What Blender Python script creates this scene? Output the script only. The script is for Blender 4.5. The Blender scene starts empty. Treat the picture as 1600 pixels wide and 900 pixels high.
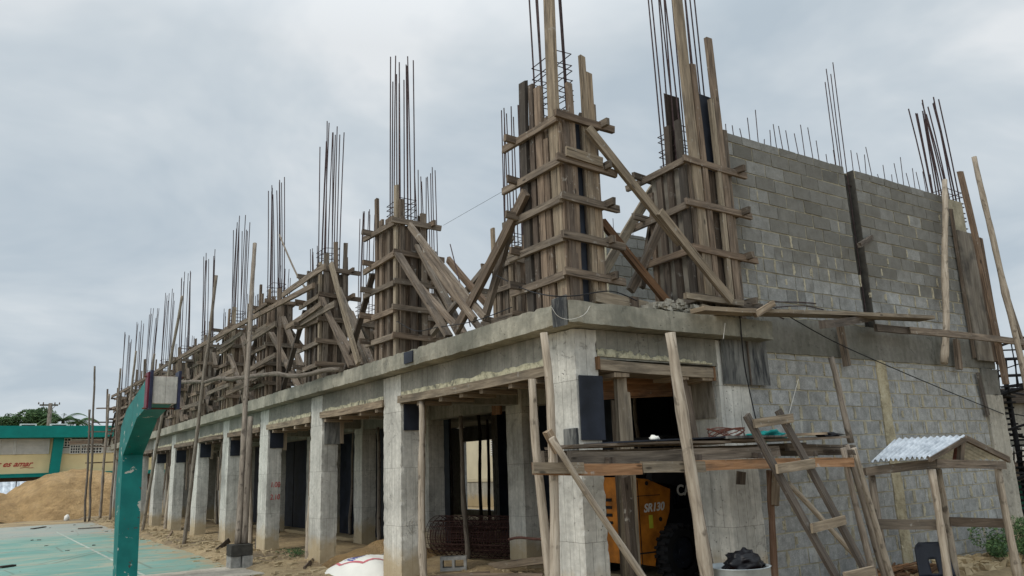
import bpy, math, random
from mathutils import Vector, Matrix, noise
random.seed(7)
S = bpy.context.scene
col = S.collection
# ------------------------------------------------------------------ camera
CP = Vector((-5.188, -6.548, 1.6))
PAN, TILT, ROLL, FPX = math.radians(33.959), math.radians(12.899), math.radians(-2.108), 1224.66
Fv = Vector((math.sin(PAN)*math.cos(TILT), math.cos(PAN)*math.cos(TILT), math.sin(TILT)))
R0 = Vector((math.cos(PAN), -math.sin(PAN), 0)); U0 = R0.cross(Fv)
Rv = math.cos(ROLL)*R0 + math.sin(ROLL)*U0
Uv = -math.sin(ROLL)*R0 + math.cos(ROLL)*U0
cam = bpy.data.cameras.new('camera'); cam.lens = FPX/1600*36; cam.sensor_width = 36
cam.clip_start = .05; cam.clip_end = 3000
co = bpy.data.objects.new('camera', cam); col.objects.link(co)
M = Matrix((Rv, Uv, -Fv)).transposed().to_4x4(); M.translation = CP
co.matrix_world = M; S.camera = co
def at(u, v, ax, val):
    """point of a real plane (x=, y= or z=) seen at photograph pixel u, v"""
    d = Fv + Rv*((u-800)/FPX) - Uv*((v-450)/FPX); i = 'xyz'.index(ax)
    return CP + d*((val-CP[i])/d[i])
# ------------------------------------------------------------------ world, sun, exposure
W = bpy.data.worlds.new('World'); S.world = W; W.use_nodes = True
nt = W.node_tree; nt.nodes.clear()
def nd(nt, t, **k):
    n = nt.nodes.new(t)
    for a, b in k.items(): setattr(n, a, b)
    return n
SUN_EL, SUN_AZ = math.radians(52), math.radians(-95)     # azimuth from +Y towards +X
tc = nd(nt, 'ShaderNodeTexCoord'); sep = nd(nt, 'ShaderNodeSeparateXYZ')
nt.links.new(tc.outputs['Generated'], sep.inputs[0])
mx = nd(nt, 'ShaderNodeMath', operation='MAXIMUM'); nt.links.new(sep.outputs['Z'], mx.inputs[0]); mx.inputs[1].default_value = .0
ad = nd(nt, 'ShaderNodeMath', operation='ADD'); nt.links.new(mx.outputs[0], ad.inputs[0]); ad.inputs[1].default_value = .28
dv = nd(nt, 'ShaderNodeVectorMath', operation='DIVIDE'); cb = nd(nt, 'ShaderNodeCombineXYZ')
for i in range(3): nt.links.new(ad.outputs[0], cb.inputs[i])
nt.links.new(tc.outputs['Generated'], dv.inputs[0]); nt.links.new(cb.outputs[0], dv.inputs[1])
n1 = nd(nt, 'ShaderNodeTexNoise'); n1.inputs['Scale'].default_value = 1.55; n1.inputs['Detail'].default_value = 5; n1.inputs['Roughness'].default_value = .56; n1.inputs['Distortion'].default_value = .35
nt.links.new(dv.outputs[0], n1.inputs['Vector'])
rp = nd(nt, 'ShaderNodeValToRGB'); nt.links.new(n1.outputs['Fac'], rp.inputs[0])
rp.color_ramp.elements[0].position = .36; rp.color_ramp.elements[0].color = (.50, .58, .65, 1)
e = rp.color_ramp.elements.new(.52); e.color = (.63, .695, .745, 1)
rp.color_ramp.elements[-1].position = .66; rp.color_ramp.elements[-1].color = (.81, .845, .87, 1)
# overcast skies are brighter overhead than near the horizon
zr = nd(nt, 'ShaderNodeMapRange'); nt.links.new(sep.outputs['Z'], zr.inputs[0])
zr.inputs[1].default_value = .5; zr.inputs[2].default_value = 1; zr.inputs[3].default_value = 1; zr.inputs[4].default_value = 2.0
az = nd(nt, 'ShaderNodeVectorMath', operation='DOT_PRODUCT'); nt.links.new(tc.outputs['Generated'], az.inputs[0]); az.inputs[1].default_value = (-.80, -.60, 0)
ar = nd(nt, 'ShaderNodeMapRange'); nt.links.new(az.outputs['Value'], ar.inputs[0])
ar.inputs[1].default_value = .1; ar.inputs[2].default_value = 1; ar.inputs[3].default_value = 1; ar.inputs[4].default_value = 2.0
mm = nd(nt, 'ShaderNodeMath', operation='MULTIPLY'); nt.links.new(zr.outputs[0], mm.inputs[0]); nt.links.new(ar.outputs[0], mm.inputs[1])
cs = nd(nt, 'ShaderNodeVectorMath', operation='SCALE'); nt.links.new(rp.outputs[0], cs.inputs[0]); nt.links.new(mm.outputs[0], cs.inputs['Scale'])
sky = nd(nt, 'ShaderNodeTexSky', sky_type='NISHITA'); sky.sun_disc = False; sky.sun_elevation = SUN_EL; sky.sun_rotation = SUN_AZ
b1 = nd(nt, 'ShaderNodeBackground'); b1.inputs[1].default_value = .06; nt.links.new(sky.outputs[0], b1.inputs[0])
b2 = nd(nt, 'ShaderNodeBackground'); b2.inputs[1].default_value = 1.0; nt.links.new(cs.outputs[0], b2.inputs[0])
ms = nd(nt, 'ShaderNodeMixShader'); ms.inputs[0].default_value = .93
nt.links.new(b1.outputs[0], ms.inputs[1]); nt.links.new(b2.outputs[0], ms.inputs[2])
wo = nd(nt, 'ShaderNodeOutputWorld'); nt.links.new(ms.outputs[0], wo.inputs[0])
sl = bpy.data.lights.new('sun', 'SUN'); sl.energy = 1.5; sl.angle = math.radians(22); sl.color = (1, .93, .82)
so = bpy.data.objects.new('sun', sl); col.objects.link(so)
sd = Vector((math.sin(SUN_AZ)*math.cos(SUN_EL), math.cos(SUN_AZ)*math.cos(SUN_EL), math.sin(SUN_EL)))
so.rotation_euler = sd.to_track_quat('Z', 'Y').to_euler()
S.view_settings.view_transform = 'Standard'; S.view_settings.look = 'None'; S.view_settings.gamma = 1
S.view_settings.use_curve_mapping = False; S.view_settings.exposure = 0.0
S.render.engine = 'CYCLES'

# ------------------------------------------------------------------ materials
class Mt:
    def __init__(s, name, rough=.85):
        s.m = bpy.data.materials.new(name); s.m.use_nodes = True; s.t = s.m.node_tree
        s.b = s.t.nodes['Principled BSDF']; s.b.inputs['Roughness'].default_value = rough
        s.b.inputs['Specular IOR Level'].default_value = .25
    def n(s, t, **k): return nd(s.t, t, **k)
    def l(s, a, b): s.t.links.new(a, b)
    def coord(s, kind='Object', scale=(1, 1, 1), uv=None):
        if uv: o = s.n('ShaderNodeUVMap', uv_map=uv).outputs[0]
        else: o = s.n('ShaderNodeTexCoord').outputs[kind]
        mp = s.n('ShaderNodeMapping'); s.l(o, mp.inputs[0]); mp.inputs['Scale'].default_value = scale
        return mp.outputs[0]
    def noise(s, v, scale=1, detail=4, rough=.55, dist=0):
        n = s.n('ShaderNodeTexNoise'); s.l(v, n.inputs['Vector']); n.inputs['Scale'].default_value = scale
        n.inputs['Detail'].default_value = detail; n.inputs['Roughness'].default_value = rough; n.inputs['Distortion'].default_value = dist
        return n.outputs['Fac']
    def voro(s, v, scale=1):
        n = s.n('ShaderNodeTexVoronoi'); s.l(v, n.inputs['Vector']); n.inputs['Scale'].default_value = scale
        return n.outputs['Distance']
    def ramp(s, f, *st):
        r = s.n('ShaderNodeValToRGB'); s.l(f, r.inputs[0]); e = r.color_ramp.elements
        while len(e) < len(st): e.new(.5)
        for q, (p, c) in zip(e, st):
            q.position = p; q.color = (c, c, c, 1) if isinstance(c, (int, float)) else tuple(c)+(1,)
        return r.outputs[0]
    def mix(s, f, a, b, bt='MIX'):
        n = s.n('ShaderNodeMixRGB', blend_type=bt)
        for i, x in enumerate((f, a, b)):
            if isinstance(x, (int, float)): n.inputs[i].default_value = x if i == 0 else (x, x, x, 1)
            elif isinstance(x, tuple): n.inputs[i].default_value = x+(1,)
            else: s.l(x, n.inputs[i])
        return n.outputs[0]
    def math(s, op, a, b=0):
        n = s.n('ShaderNodeMath', operation=op)
        for i, x in enumerate((a, b)):
            if isinstance(x, (int, float)): n.inputs[i].default_value = x
            else: s.l(x, n.inputs[i])
        return n.outputs[0]
    def bump(s, h, st=.4, d=.01):
        n = s.n('ShaderNodeBump'); n.inputs['Strength'].default_value = st; n.inputs['Distance'].default_value = d
        s.l(h, n.inputs['Height']); s.l(n.outputs[0], s.b.inputs['Normal'])
    def base(s, c):
        if isinstance(c, tuple): s.b.inputs['Base Color'].default_value = c+(1,)
        else: s.l(c, s.b.inputs['Base Color'])
        return s.m
    def sepxyz(s, o):
        n = s.n('ShaderNodeSeparateXYZ'); s.l(o, n.inputs[0]); return n.outputs

def plain(name, c, rough=.7, metal=0, var=.25, sc=6):
    m = Mt(name, rough); m.b.inputs['Metallic'].default_value = metal
    f = m.noise(m.coord(), sc, 5)
    d = tuple(x*(1-var) for x in c); h = tuple(min(1, x*(1+var)) for x in c)
    m.bump(m.noise(m.coord(), sc*6, 3), .2, .004)
    return m.base(m.ramp(f, (.3, d), (.7, h)))

def wood(name, dark, mid, light, warm=.5):
    m = Mt(name, .9)
    v = m.coord(uv='UV', scale=(1.3, 16, 1)); g = m.noise(v, 1.6, 8, .62, .6)
    v2 = m.coord(uv='UV', scale=(4, 90, 1)); g2 = m.noise(v2, 1.2, 4, .6)
    rn = m.sepxyz(m.n('ShaderNodeUVMap', uv_map='rnd').outputs[0])
    c = m.ramp(g, (.25, dark), (.5, mid), (.78, light))
    c = m.mix(.55, c, m.ramp(g2, (.3, .45), (.65, 1.0)), 'MULTIPLY')
    st = m.noise(m.coord(uv='UV', scale=(1.1, 3, 1)), 1.3, 5, .6)     # weather stains
    c = m.mix(m.ramp(st, (.5, 0), (.68, .55)), c, (.055, .05, .045))
    c = m.mix(m.math('MULTIPLY', rn['Y'], warm), c, m.mix(1, c, (1.5, .95, .58), 'MULTIPLY'))
    o = m.coord('Object')
    c = m.mix(m.math('MULTIPLY', m.ramp(m.noise(o, 11, 6, .7), (.60, 0), (.66, .7)), m.ramp(m.noise(o, 1.7, 3), (.45, 0), (.6, 1))), c, (.34, .33, .30))   # cement splashes
    kn = m.voro(m.coord(uv='UV', scale=(2.2, 7, 1)), 1); c = m.mix(m.ramp(kn, (.05, .85), (.11, 0)), c, tuple(x*.4 for x in dark))                      # knots
    c = m.mix(m.math('MULTIPLY', m.ramp(m.noise(m.coord(uv='UV', scale=(.9, 40, 1)), 1, 3, .5), (.33, 1), (.37, 0)), .8), c, tuple(x*.3 for x in dark)) # drying cracks
    tone = m.ramp(rn['X'], (0, .30), (.5, .85), (1, 1.35))
    c = m.mix(1, c, tone, 'MULTIPLY')
    m.bump(m.math('ADD', g, m.math('MULTIPLY', g2, .6)), .5, .006)
    return m.base(c)

def bark(name, a, b, c):
    m = Mt(name, .9)
    v = m.coord(uv='UV', scale=(1.5, 9, 1)); g = m.noise(v, 2, 7, .6, .8)
    k = m.noise(m.coord(uv='UV', scale=(7, 5, 1)), 1, 3, .5)
    rn = m.sepxyz(m.n('ShaderNodeUVMap', uv_map='rnd').outputs[0])
    x = m.ramp(g, (.28, a), (.5, b), (.75, c))
    x = m.mix(m.ramp(k, (.60, 0), (.70, .8)), x, tuple(q*.55 for q in a))
    x = m.mix(1, x, m.ramp(rn['X'], (0, .5), (1, 1.25)), 'MULTIPLY')
    m.bump(m.math('ADD', g, k), .6, .012)
    return m.base(x)

def concrete(name, base, seam=0, moss=0, stain=True, lines=True):
    m = Mt(name, .92); o = m.coord('Object')
    big = m.noise(o, 1.1, 6, .6, .3); sm = m.noise(o, 14, 5, .65)
    st = m.noise(m.coord('Object', (9, 9, .55)), 1.2, 5, .6)
    d = tuple(x*.62 for x in base); h = tuple(x*1.28 for x in base)
    c = m.ramp(big, (.3, d), (.5, base), (.72, h))
    c = m.mix(.5, c, m.ramp(st, (.3, .6), (.62, 1.15)), 'MULTIPLY')
    c = m.mix(.45, c, m.ramp(sm, (.3, .6), (.65, 1.2)), 'MULTIPLY')
    if lines:   # board-marks of the shuttering
        lw = m.n('ShaderNodeTexBrick'); lw.offset = .37
        oo = m.n('ShaderNodeCombineXYZ'); xyz = m.sepxyz(o)
        m.l(m.math('ADD', xyz['X'], xyz['Y']), oo.inputs[0]); m.l(m.math('ADD', xyz['Z'], m.math('MULTIPLY', sm, .012)), oo.inputs[1])
        m.l(oo.outputs[0], lw.inputs['Vector'])
        lw.inputs['Scale'].default_value = 1; lw.inputs['Mortar Size'].default_value = .004; lw.inputs['Mortar Smooth'].default_value = .6
        lw.inputs['Brick Width'].default_value = .155; lw.inputs['Row Height'].default_value = .83
        lw.inputs['Color1'].default_value = (1, 1, 1, 1); lw.inputs['Color2'].default_value = (.86, .86, .85, 1); lw.inputs['Mortar'].default_value = (.22, .21, .19, 1)
        c = m.mix(.7, c, lw.outputs['Color'], 'MULTIPLY')
    po = m.voro(o, 17); pm = m.noise(o, 2.3, 2)
    pore = m.math('MULTIPLY', m.ramp(po, (.09, 1), (.19, 0)), m.ramp(pm, (.5, 0), (.6, 1)))
    c = m.mix(pore, c, tuple(x*.25 for x in base))
    ch = m.noise(o, 3.1, 8, .72, 1.2)                       # honeycombing and spalls
    chm = m.ramp(ch, (.61, 0), (.635, 1)); c = m.mix(m.math('MULTIPLY', chm, .55), c, tuple(x*.45 for x in base))
    sc2 = m.noise(m.coord('Object', (22, 22, 3)), 1, 4, .6, 2.5); c = m.mix(m.math('MULTIPLY', m.ramp(sc2, (.30, 1), (.335, 0)), .65), c, tuple(x*.4 for x in base))   # scratches and form seams
    damp = m.noise(m.coord('Object', (1.6, 1.6, .5)), 1, 6, .65); c = m.mix(m.ramp(damp, (.52, 0), (.66, .5)), c, tuple(x*.45 for x in base))
    if moss: c = m.mix(m.math('MULTIPLY', m.ramp(m.noise(o, .9, 6, .7), (.42, 0), (.62, 1)), moss), c, (.10, .105, .085))
    if stain:   # sand splash at the foot
        g = m.n('ShaderNodeNewGeometry'); z = m.sepxyz(g.outputs['Position'])['Z']
        f = m.math('ADD', z, m.math('MULTIPLY', m.noise(o, 4, 4), -.5))
        c = m.mix(m.ramp(f, (.05, .75), (.32, 0)), c, (.40, .30, .16))
    m.bump(m.math('SUBTRACT', m.math('ADD', sm, big), m.math('ADD', pore, chm)), .5, .012)
    return m.base(c)

MW = wood('weathered_wood', (.055, .044, .034), (.165, .136, .106), (.30, .255, .20), .42)
MWL = wood('fresh_wood', (.11, .09, .066), (.245, .205, .15), (.39, .335, .255), .25)
MWD = wood('dark_wood', (.04, .033, .027), (.085, .072, .06), (.16, .14, .115), .3)
MWO = wood('orange_board', (.13, .07, .035), (.26, .145, .075), (.38, .24, .14), .2)
MBK = bark('bark_pole', (.10, .08, .062), (.21, .175, .14), (.34, .295, .24))
MRBK = bark('red_bark', (.09, .05, .03), (.19, .11, .07), (.28, .19, .13))
MBL = bark('pale_pole', (.16, .13, .10), (.32, .27, .21), (.46, .405, .33))
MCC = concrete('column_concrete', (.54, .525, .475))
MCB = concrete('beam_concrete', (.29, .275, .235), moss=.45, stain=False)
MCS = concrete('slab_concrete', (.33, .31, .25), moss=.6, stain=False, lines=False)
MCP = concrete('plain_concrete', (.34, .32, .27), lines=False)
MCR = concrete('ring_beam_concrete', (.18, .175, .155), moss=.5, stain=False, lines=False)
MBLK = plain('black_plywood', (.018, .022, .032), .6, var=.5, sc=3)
def ply(name, a, b):
    m = Mt(name, .8); v = m.coord('Object', (6, 6, 1)); f = m.noise(v, 1.4, 7, .7, .5)
    m.bump(f, .3, .004); return m.base(m.ramp(f, (.38, a), (.62, b)))
MPLY = ply('stained_plywood', (.025, .027, .030), (.20, .20, .185))
def ply2():
    m = Mt('grey_plywood', .85); o = m.coord('Object', (7, 7, 1)); f = m.noise(o, 1.5, 8, .65, .6)
    c = m.ramp(f, (.3, (.09, .078, .062)), (.5, (.21, .185, .15)), (.72, (.30, .275, .235))); m.bump(f, .3, .004)
    return m.base(m.mix(m.ramp(m.noise(m.coord(), 2.2, 5), (.5, 0), (.66, .7)), c, (.04, .038, .036)))
MPW = ply2()
MRB = plain('rebar_steel', (.055, .035, .035), .7, .3, .6, 20)
MRR = plain('rusty_steel', (.13, .05, .035), .8, .2, .5, 15)
MBR = plain('brown_mesh', (.06, .028, .022), .85, 0, .4, 10)
MTE = Mt('teal_paint', .55)
_o = MTE.coord(); _c = MTE.ramp(MTE.noise(_o, 3, 5), (.3, (.0, .105, .098)), (.7, (.004, .165, .15)))
_k = MTE.noise(_o, 5.2, 6, .6, .3); _c = MTE.mix(MTE.ramp(_k, (.635, 0), (.645, 1)), _c, (.40, .40, .35))
_k2 = MTE.noise(_o, 4.4, 5, .6); _c = MTE.mix(MTE.ramp(_k2, (.66, 0), (.67, 1)), _c, (.05, .045, .04))
MTE.bump(MTE.noise(_o, 12, 4), .3, .006); MTE = MTE.base(_c)
# block wall
m = Mt('block_face', .95); o = m.coord('Object'); rn = m.sepxyz(m.n('ShaderNodeUVMap', uv_map='rnd').outputs[0])
c = m.ramp(rn['X'], (0, (.12, .12, .112)), (.3, (.25, .252, .24)), (.7, (.345, .35, .34)), (1, (.44, .45, .44)))
c = m.mix(.6, c, m.ramp(m.noise(o, 9, 6, .7), (.3, .40), (.68, 1.35)), 'MULTIPLY')
c = m.mix(.5, c, m.ramp(m.noise(o, 60, 3, .7), (.3, .6), (.7, 1.3)), 'MULTIPLY')
z = m.sepxyz(m.n('ShaderNodeNewGeometry').outputs['Position'])['Z']
hi = m.math('ADD', z, m.math('MULTIPLY', m.noise(o, .8, 5, .65), 2.9))
c = m.mix(m.math('MULTIPLY', m.ramp(m.math('MULTIPLY', m.math('SUBTRACT', hi, 4.6), .5), (0.15, 0), (.62, .72)), m.ramp(rn['Y'], (.70, 1), (.95, .55))), c, (.105, .098, .080))   # rain-dark weathering near the top
c = m.mix(m.math('MULTIPLY', m.ramp(m.math('MULTIPLY', z, .2), (.56, 1), (.62, .12)), m.ramp(m.noise(m.coord('Object', (5, 1, .45)), 1, 6, .6), (.60, 0), (.72, .7))), c, (.50, .49, .43))       # lime runs
c = m.mix(m.ramp(m.noise(m.coord('Object', (2.2, 1, .7)), 1, 6, .6), (.55, 0), (.75, .55)), c, (.10, .095, .08))
m.bump(m.noise(o, 45, 4, .7), .5, .008); MBF = m.base(c)
m = Mt('mortar', .95); o = m.coord('Object')
MMO = m.base(m.ramp(m.noise(o, 6, 5, .7), (.3, (.22, .20, .145)), (.7, (.46, .42, .31)))); m.bump(m.noise(o, 30, 4), .6, .01)
m = Mt('yellow_mortar', .95); o = m.coord('Object')
MYM = m.base(m.ramp(m.noise(o, 4, 6, .7), (.32, (.20, .175, .115)), (.52, (.40, .35, .235)), (.72, (.50, .46, .34)))); m.bump(m.noise(o, 18, 5, .7), .9, .03)
m = Mt('foam_strip', .95); o = m.coord('Object')
MFO = m.base(m.ramp(m.noise(o, 9, 6, .7), (.36, (.16, .155, .12)), (.52, (.52, .48, .33)), (.75, (.66, .62, .46)))); m.bump(m.noise(o, 22, 5, .7), 1, .03)
# ground
m = Mt('dirt', .98); o = m.coord('Object')
c = m.ramp(m.noise(o, .55, 7, .65, .4), (.32, (.17, .13, .085)), (.5, (.36, .27, .155)), (.7, (.47, .36, .21)))
c = m.mix(.6, c, m.ramp(m.noise(o, 9, 6, .7), (.3, .5), (.7, 1.2)), 'MULTIPLY')
c = m.mix(m.ramp(m.noise(o, 28, 2, .5), (.66, 0), (.70, .8)), c, (.10, .09, .075))
m.bump(m.noise(o, 12, 7, .7), .9, .05); MGR = m.base(c)
m = Mt('sand', .98); o = m.coord('Object')
c = m.ramp(m.noise(o, .8, 8, .65, .5), (.3, (.38, .24, .11)), (.55, (.62, .41, .20)), (.75, (.70, .49, .27)))
c = m.mix(.5, c, m.ramp(m.noise(o, 2.4, 9, .75), (.35, .55), (.62, 1.15)), 'MULTIPLY'); m.bump(m.noise(o, 3, 9, .75), 1, .45); MSA = m.base(c)
m = Mt('court_paint', .8); o = m.coord('Object')
c = m.ramp(m.noise(o, .5, 5), (.3, (.12, .26, .22)), (.7, (.20, .35, .30)))
c = m.mix(m.ramp(m.noise(m.coord('Object', (.5, .8, 1)), 1, 9, .7, 1.2), (.46, 0), (.64, .8)), c, (.36, .34, .25))
xx = m.sepxyz(m.n('ShaderNodeNewGeometry').outputs['Position'])['X']
c = m.mix(m.ramp(m.math('ADD', m.math('MULTIPLY', xx, .25), m.math('MULTIPLY', m.noise(o, 1.3, 8, .7), 1.5)), (.30, 0), (.52, .9)), c, (.36, .28, .17))
ck = m.n('ShaderNodeTexVoronoi', feature='DISTANCE_TO_EDGE'); m.l(m.coord(), ck.inputs['Vector']); ck.inputs['Scale'].default_value = .45; c = m.mix(m.ramp(ck.outputs['Distance'], (.004, .5), (.012, 0)), c, (.12, .12, .09))
g = m.sepxyz(m.n('ShaderNodeNewGeometry').outputs['Position'])['Y']
c = m.mix(m.math('MULTIPLY', m.ramp(m.math('MULTIPLY', m.math('ADD', g, m.math('MULTIPLY', m.noise(o, .4, 4), 5)), .025), (.60, 0), (.68, 1)), .6), c, (.36, .33, .30))
c = m.mix(m.ramp(m.noise(o, 2.3, 5, .7), (.62, 0), (.70, .7)), c, (.30, .24, .16))
c = m.mix(m.ramp(m.noise(o, 7, 2), (.70, 0), (.73, .9)), c, (.06, .06, .05))
m.bump(m.noise(o, 20, 4), .2, .004); MCT = m.base(c)
MLI = plain('worn_line_paint', (.38, .42, .36), .9, 0, .4, 5)
MPATH = concrete('path_concrete', (.42, .38, .31), stain=False, lines=False)
MSCW = plain('school_cream', (.72, .57, .31), .85, var=.08, sc=1)
MSCT = plain('school_teal', (.0, .17, .145), .7, var=.12, sc=2)
MWH = plain('white_louvre', (.60, .58, .54), .7, var=.1, sc=3)
MDK = plain('dark_opening', (.03, .03, .03), .8, var=.3)
MBEI = plain('beige_render', (.50, .44, .31), .9, var=.1, sc=1)
MBRN = plain('brown_soffit', (.10, .065, .045), .8)
MRED = plain('red_paint', (.42, .03, .03), .7, var=.15)
MZINC = Mt('zinc_sheet', .42); MZINC.b.inputs['Metallic'].default_value = .55
MZINC.base(MZINC.ramp(MZINC.noise(MZINC.coord('Object', (3, 3, 3)), 2, 6, .65), (.3, (.38, .42, .46)), (.6, (.70, .74, .78)), (.8, (.8, .83, .86)))); MZINC = MZINC.m
MORG = plain('orange_machine_paint', (.36, .125, .014), .55, var=.45, sc=5)
MRUB = plain('black_rubber', (.012, .012, .013), .85, var=.3)
MPLA = plain('black_plastic', (.016, .019, .028), .45, var=.2)
MBAG = plain('black_bag', (.008, .008, .010), .4, var=.4)
MSAC = plain('white_sackcloth', (.72, .70, .64), .85, var=.06, sc=4)
MBLU = plain('blue_print', (.06, .08, .32), .8, var=.2)
MPNK = plain('red_print', (.55, .16, .18), .8, var=.2)
MDRUM = plain('drum_metal', (.38, .42, .43), .5, .4, .3, 5)
MNAV = plain('navy_paint', (.018, .022, .05), .5, var=.4, sc=8)
MMAR = plain('maroon_paint', (.12, .015, .03), .5, var=.4, sc=8)
MCAB = plain('black_cable', (.012, .012, .014), .6)
MTEAC = plain('teal_cloth', (.01, .19, .18), .9)
MYEL = plain('yellow_label', (.45, .45, .04), .7, var=.1)
MGRN = plain('dark_green_tarp', (.008, .075, .045), .8, var=.3)
MGBL = plain('grey_block', (.27, .265, .245), .95, var=.3, sc=12)
MDBL = plain('dark_block', (.055, .052, .045), .95, var=.3, sc=12)
MLEAF = Mt('leaves', .7)
_rn = MLEAF.sepxyz(MLEAF.n('ShaderNodeUVMap', uv_map='rnd').outputs[0])
MLEAF.base(MLEAF.ramp(_rn['X'], (0, (.022, .050, .018)), (.6, (.055, .11, .035)), (1, (.11, .17, .06)))); MLEAF = MLEAF.m
MTRK = bark('trunk_bark', (.05, .04, .03), (.11, .09, .07), (.17, .14, .11))

# ------------------------------------------------------------------ mesh builder
RU = random.uniform
class MB:
    def __init__(s): s.v = []; s.f = []; s.uv = []; s.rn = []; s.sm = []
    def face(s, idx, uvs=None, rn=None, sm=False):
        s.f.append(idx); s.uv.append(uvs or [(s.v[i][0], s.v[i][1]+s.v[i][2]) for i in idx]); s.rn.append(rn or (.5, .5)); s.sm.append(sm)
    def obox(s, c, ax, h, rn=None, jit=0):
        """box: centre c, three axes, half sizes h; grain runs along the first axis"""
        c = Vector(c); rn = rn or (random.random(), random.random()); ou, ov = random.uniform(0, 40), random.uniform(0, 40)
        b = len(s.v); L = []
        for i in (-1, 1):
            for j in (-1, 1):
                for k in (-1, 1):
                    p = c + ax[0]*(i*h[0]) + ax[1]*(j*h[1]) + ax[2]*(k*h[2])
                    if jit: p = p + Vector([random.uniform(-jit, jit) for _ in range(3)])
                    s.v.append(p); L.append((i*h[0], j*h[1], k*h[2]))
        for q in ((0, 1, 3, 2), (4, 6, 7, 5), (0, 4, 5, 1), (2, 3, 7, 6), (0, 2, 6, 4), (1, 5, 7, 3)):
            if q in ((0, 1, 3, 2), (4, 6, 7, 5)): uv = [(ou+L[i][1]*.3, ov+L[i][2]) for i in q]
            else: uv = [(ou+L[i][0], ov+L[i][1]+L[i][2]) for i in q]
            s.face([b+i for i in q], uv, rn)
        return s
    def box(s, x0, x1, y0, y1, z0, z1, rn=None, jit=0):
        d = (abs(x1-x0)/2, abs(y1-y0)/2, abs(z1-z0)/2); A = [Vector((1, 0, 0)), Vector((0, 1, 0)), Vector((0, 0, 1))]
        o = sorted(range(3), key=lambda i: -d[i])
        return s.obox(((x0+x1)/2, (y0+y1)/2, (z0+z1)/2), [A[i] for i in o], [d[i] for i in o], rn, jit)
    def board(s, p0, p1, w, t, up=(0, 0, 1), rn=None, jit=.004, ext=0):
        """board from p0 to p1; w across along the direction closest to up, t thick"""
        tt = t; p0, p1 = Vector(p0), Vector(p1); a = (p1-p0); L = a.length; a.normalize(); up = Vector(up)
        c = a.cross(up)
        if c.length < 1e-3: c = a.cross(Vector((0, 1, 0)))
        c.normalize(); b = c.cross(a)
        if L > .7:      # long timber: slightly bowed and twisted, uneven width, ragged ends
            rn = rn or (random.random(), random.random()); ou, ov = RU(0, 40), RU(0, 40); k = max(4, int(L/.22)); sd = RU(0, 99); i0 = len(s.v); bow = RU(-1, 1)*.006*L; bow2 = RU(-1, 1)*.006*L; P = []
            for i in range(k+1):
                t = i/k; x = -L/2-ext+(L+2*ext)*t; pc = (p0+p1)/2+a*x+b*(bow*4*t*(1-t)+.003*noise.noise(Vector((sd, x*3, 0))))+c*(bow2*4*t*(1-t))
                hw = w/2*(1+.05*noise.noise(Vector((sd, x*2.5, 5)))); 
                for (sb_, sc_) in ((-1, -1), (1, -1), (1, 1), (-1, 1)):
                    e_ = a*RU(-.012, .012) if i in (0, k) else Vector((0, 0, 0))
                    s.v.append(pc+b*(sb_*hw+RU(-.0012, .0012))+c*(sc_*tt/2)+e_); P.append(x)
            for i in range(k):
                for j in range(4):
                    j2 = (j+1) % 4; q4 = [i0+4*i+j, i0+4*i+j2, i0+4*i+4+j2, i0+4*i+4+j]; v0, v1 = ((0, w), (w, w+tt), (w+tt, 2*w+tt), (2*w+tt, 2*w+2*tt))[j]
                    xa, xb = P[4*i], P[4*i+4]; s.face(q4, [(ou+xa, ov+v0), (ou+xa, ov+v1), (ou+xb, ov+v1), (ou+xb, ov+v0)], rn)
            s.face([i0+3, i0+2, i0+1, i0], [(ou, ov), (ou+.03, ov), (ou+.03, ov+.03), (ou, ov+.03)], rn); e0 = i0+4*k; s.face([e0, e0+1, e0+2, e0+3], [(ou, ov), (ou+.03, ov), (ou+.03, ov+.03), (ou, ov+.03)], rn)
            return s
        return s.obox((p0+p1)/2, [a, b, c], (L/2+ext, w/2, t/2), rn, jit)
    def tube(s, pts, rad, n=8, rn=None, wob=0, cap=True):
        pts = [Vector(p) for p in pts]; rn = rn or (random.random(), random.random()); b = len(s.v); N = len(pts)
        ou, ov = random.uniform(0, 30), random.uniform(0, 30); d = 0; ds = []
        ref = None
        for i, p in enumerate(pts):
            a = (pts[min(i+1, N-1)]-pts[max(i-1, 0)]).normalized()
            if ref is None: ref = a.orthogonal().normalized()
            ref = (ref - a*ref.dot(a)); ref.normalize(); w = a.cross(ref)
            if i: d += (p-pts[i-1]).length
            ds.append(d); r = rad[i] if isinstance(rad, (list, tuple)) else rad
            for k in range(n):
                t = 2*math.pi*k/n; rr = r*(1+(random.uniform(-wob, wob) if wob else 0))
                s.v.append(p+ref*(math.cos(t)*rr)+w*(math.sin(t)*rr))
        for i in range(N-1):
            for k in range(n):
                k2 = (k+1) % n
                s.face([b+i*n+k, b+i*n+k2, b+(i+1)*n+k2, b+(i+1)*n+k],
                       [(ou+ds[i], ov+k/n*.5), (ou+ds[i], ov+(k+1)/n*.5), (ou+ds[i+1], ov+(k+1)/n*.5), (ou+ds[i+1], ov+k/n*.5)], rn, n > 5)
        if cap:
            s.face([b+k for k in range(n)][::-1], None, rn); s.face([b+(N-1)*n+k for k in range(n)], None, rn)
        return s
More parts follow.
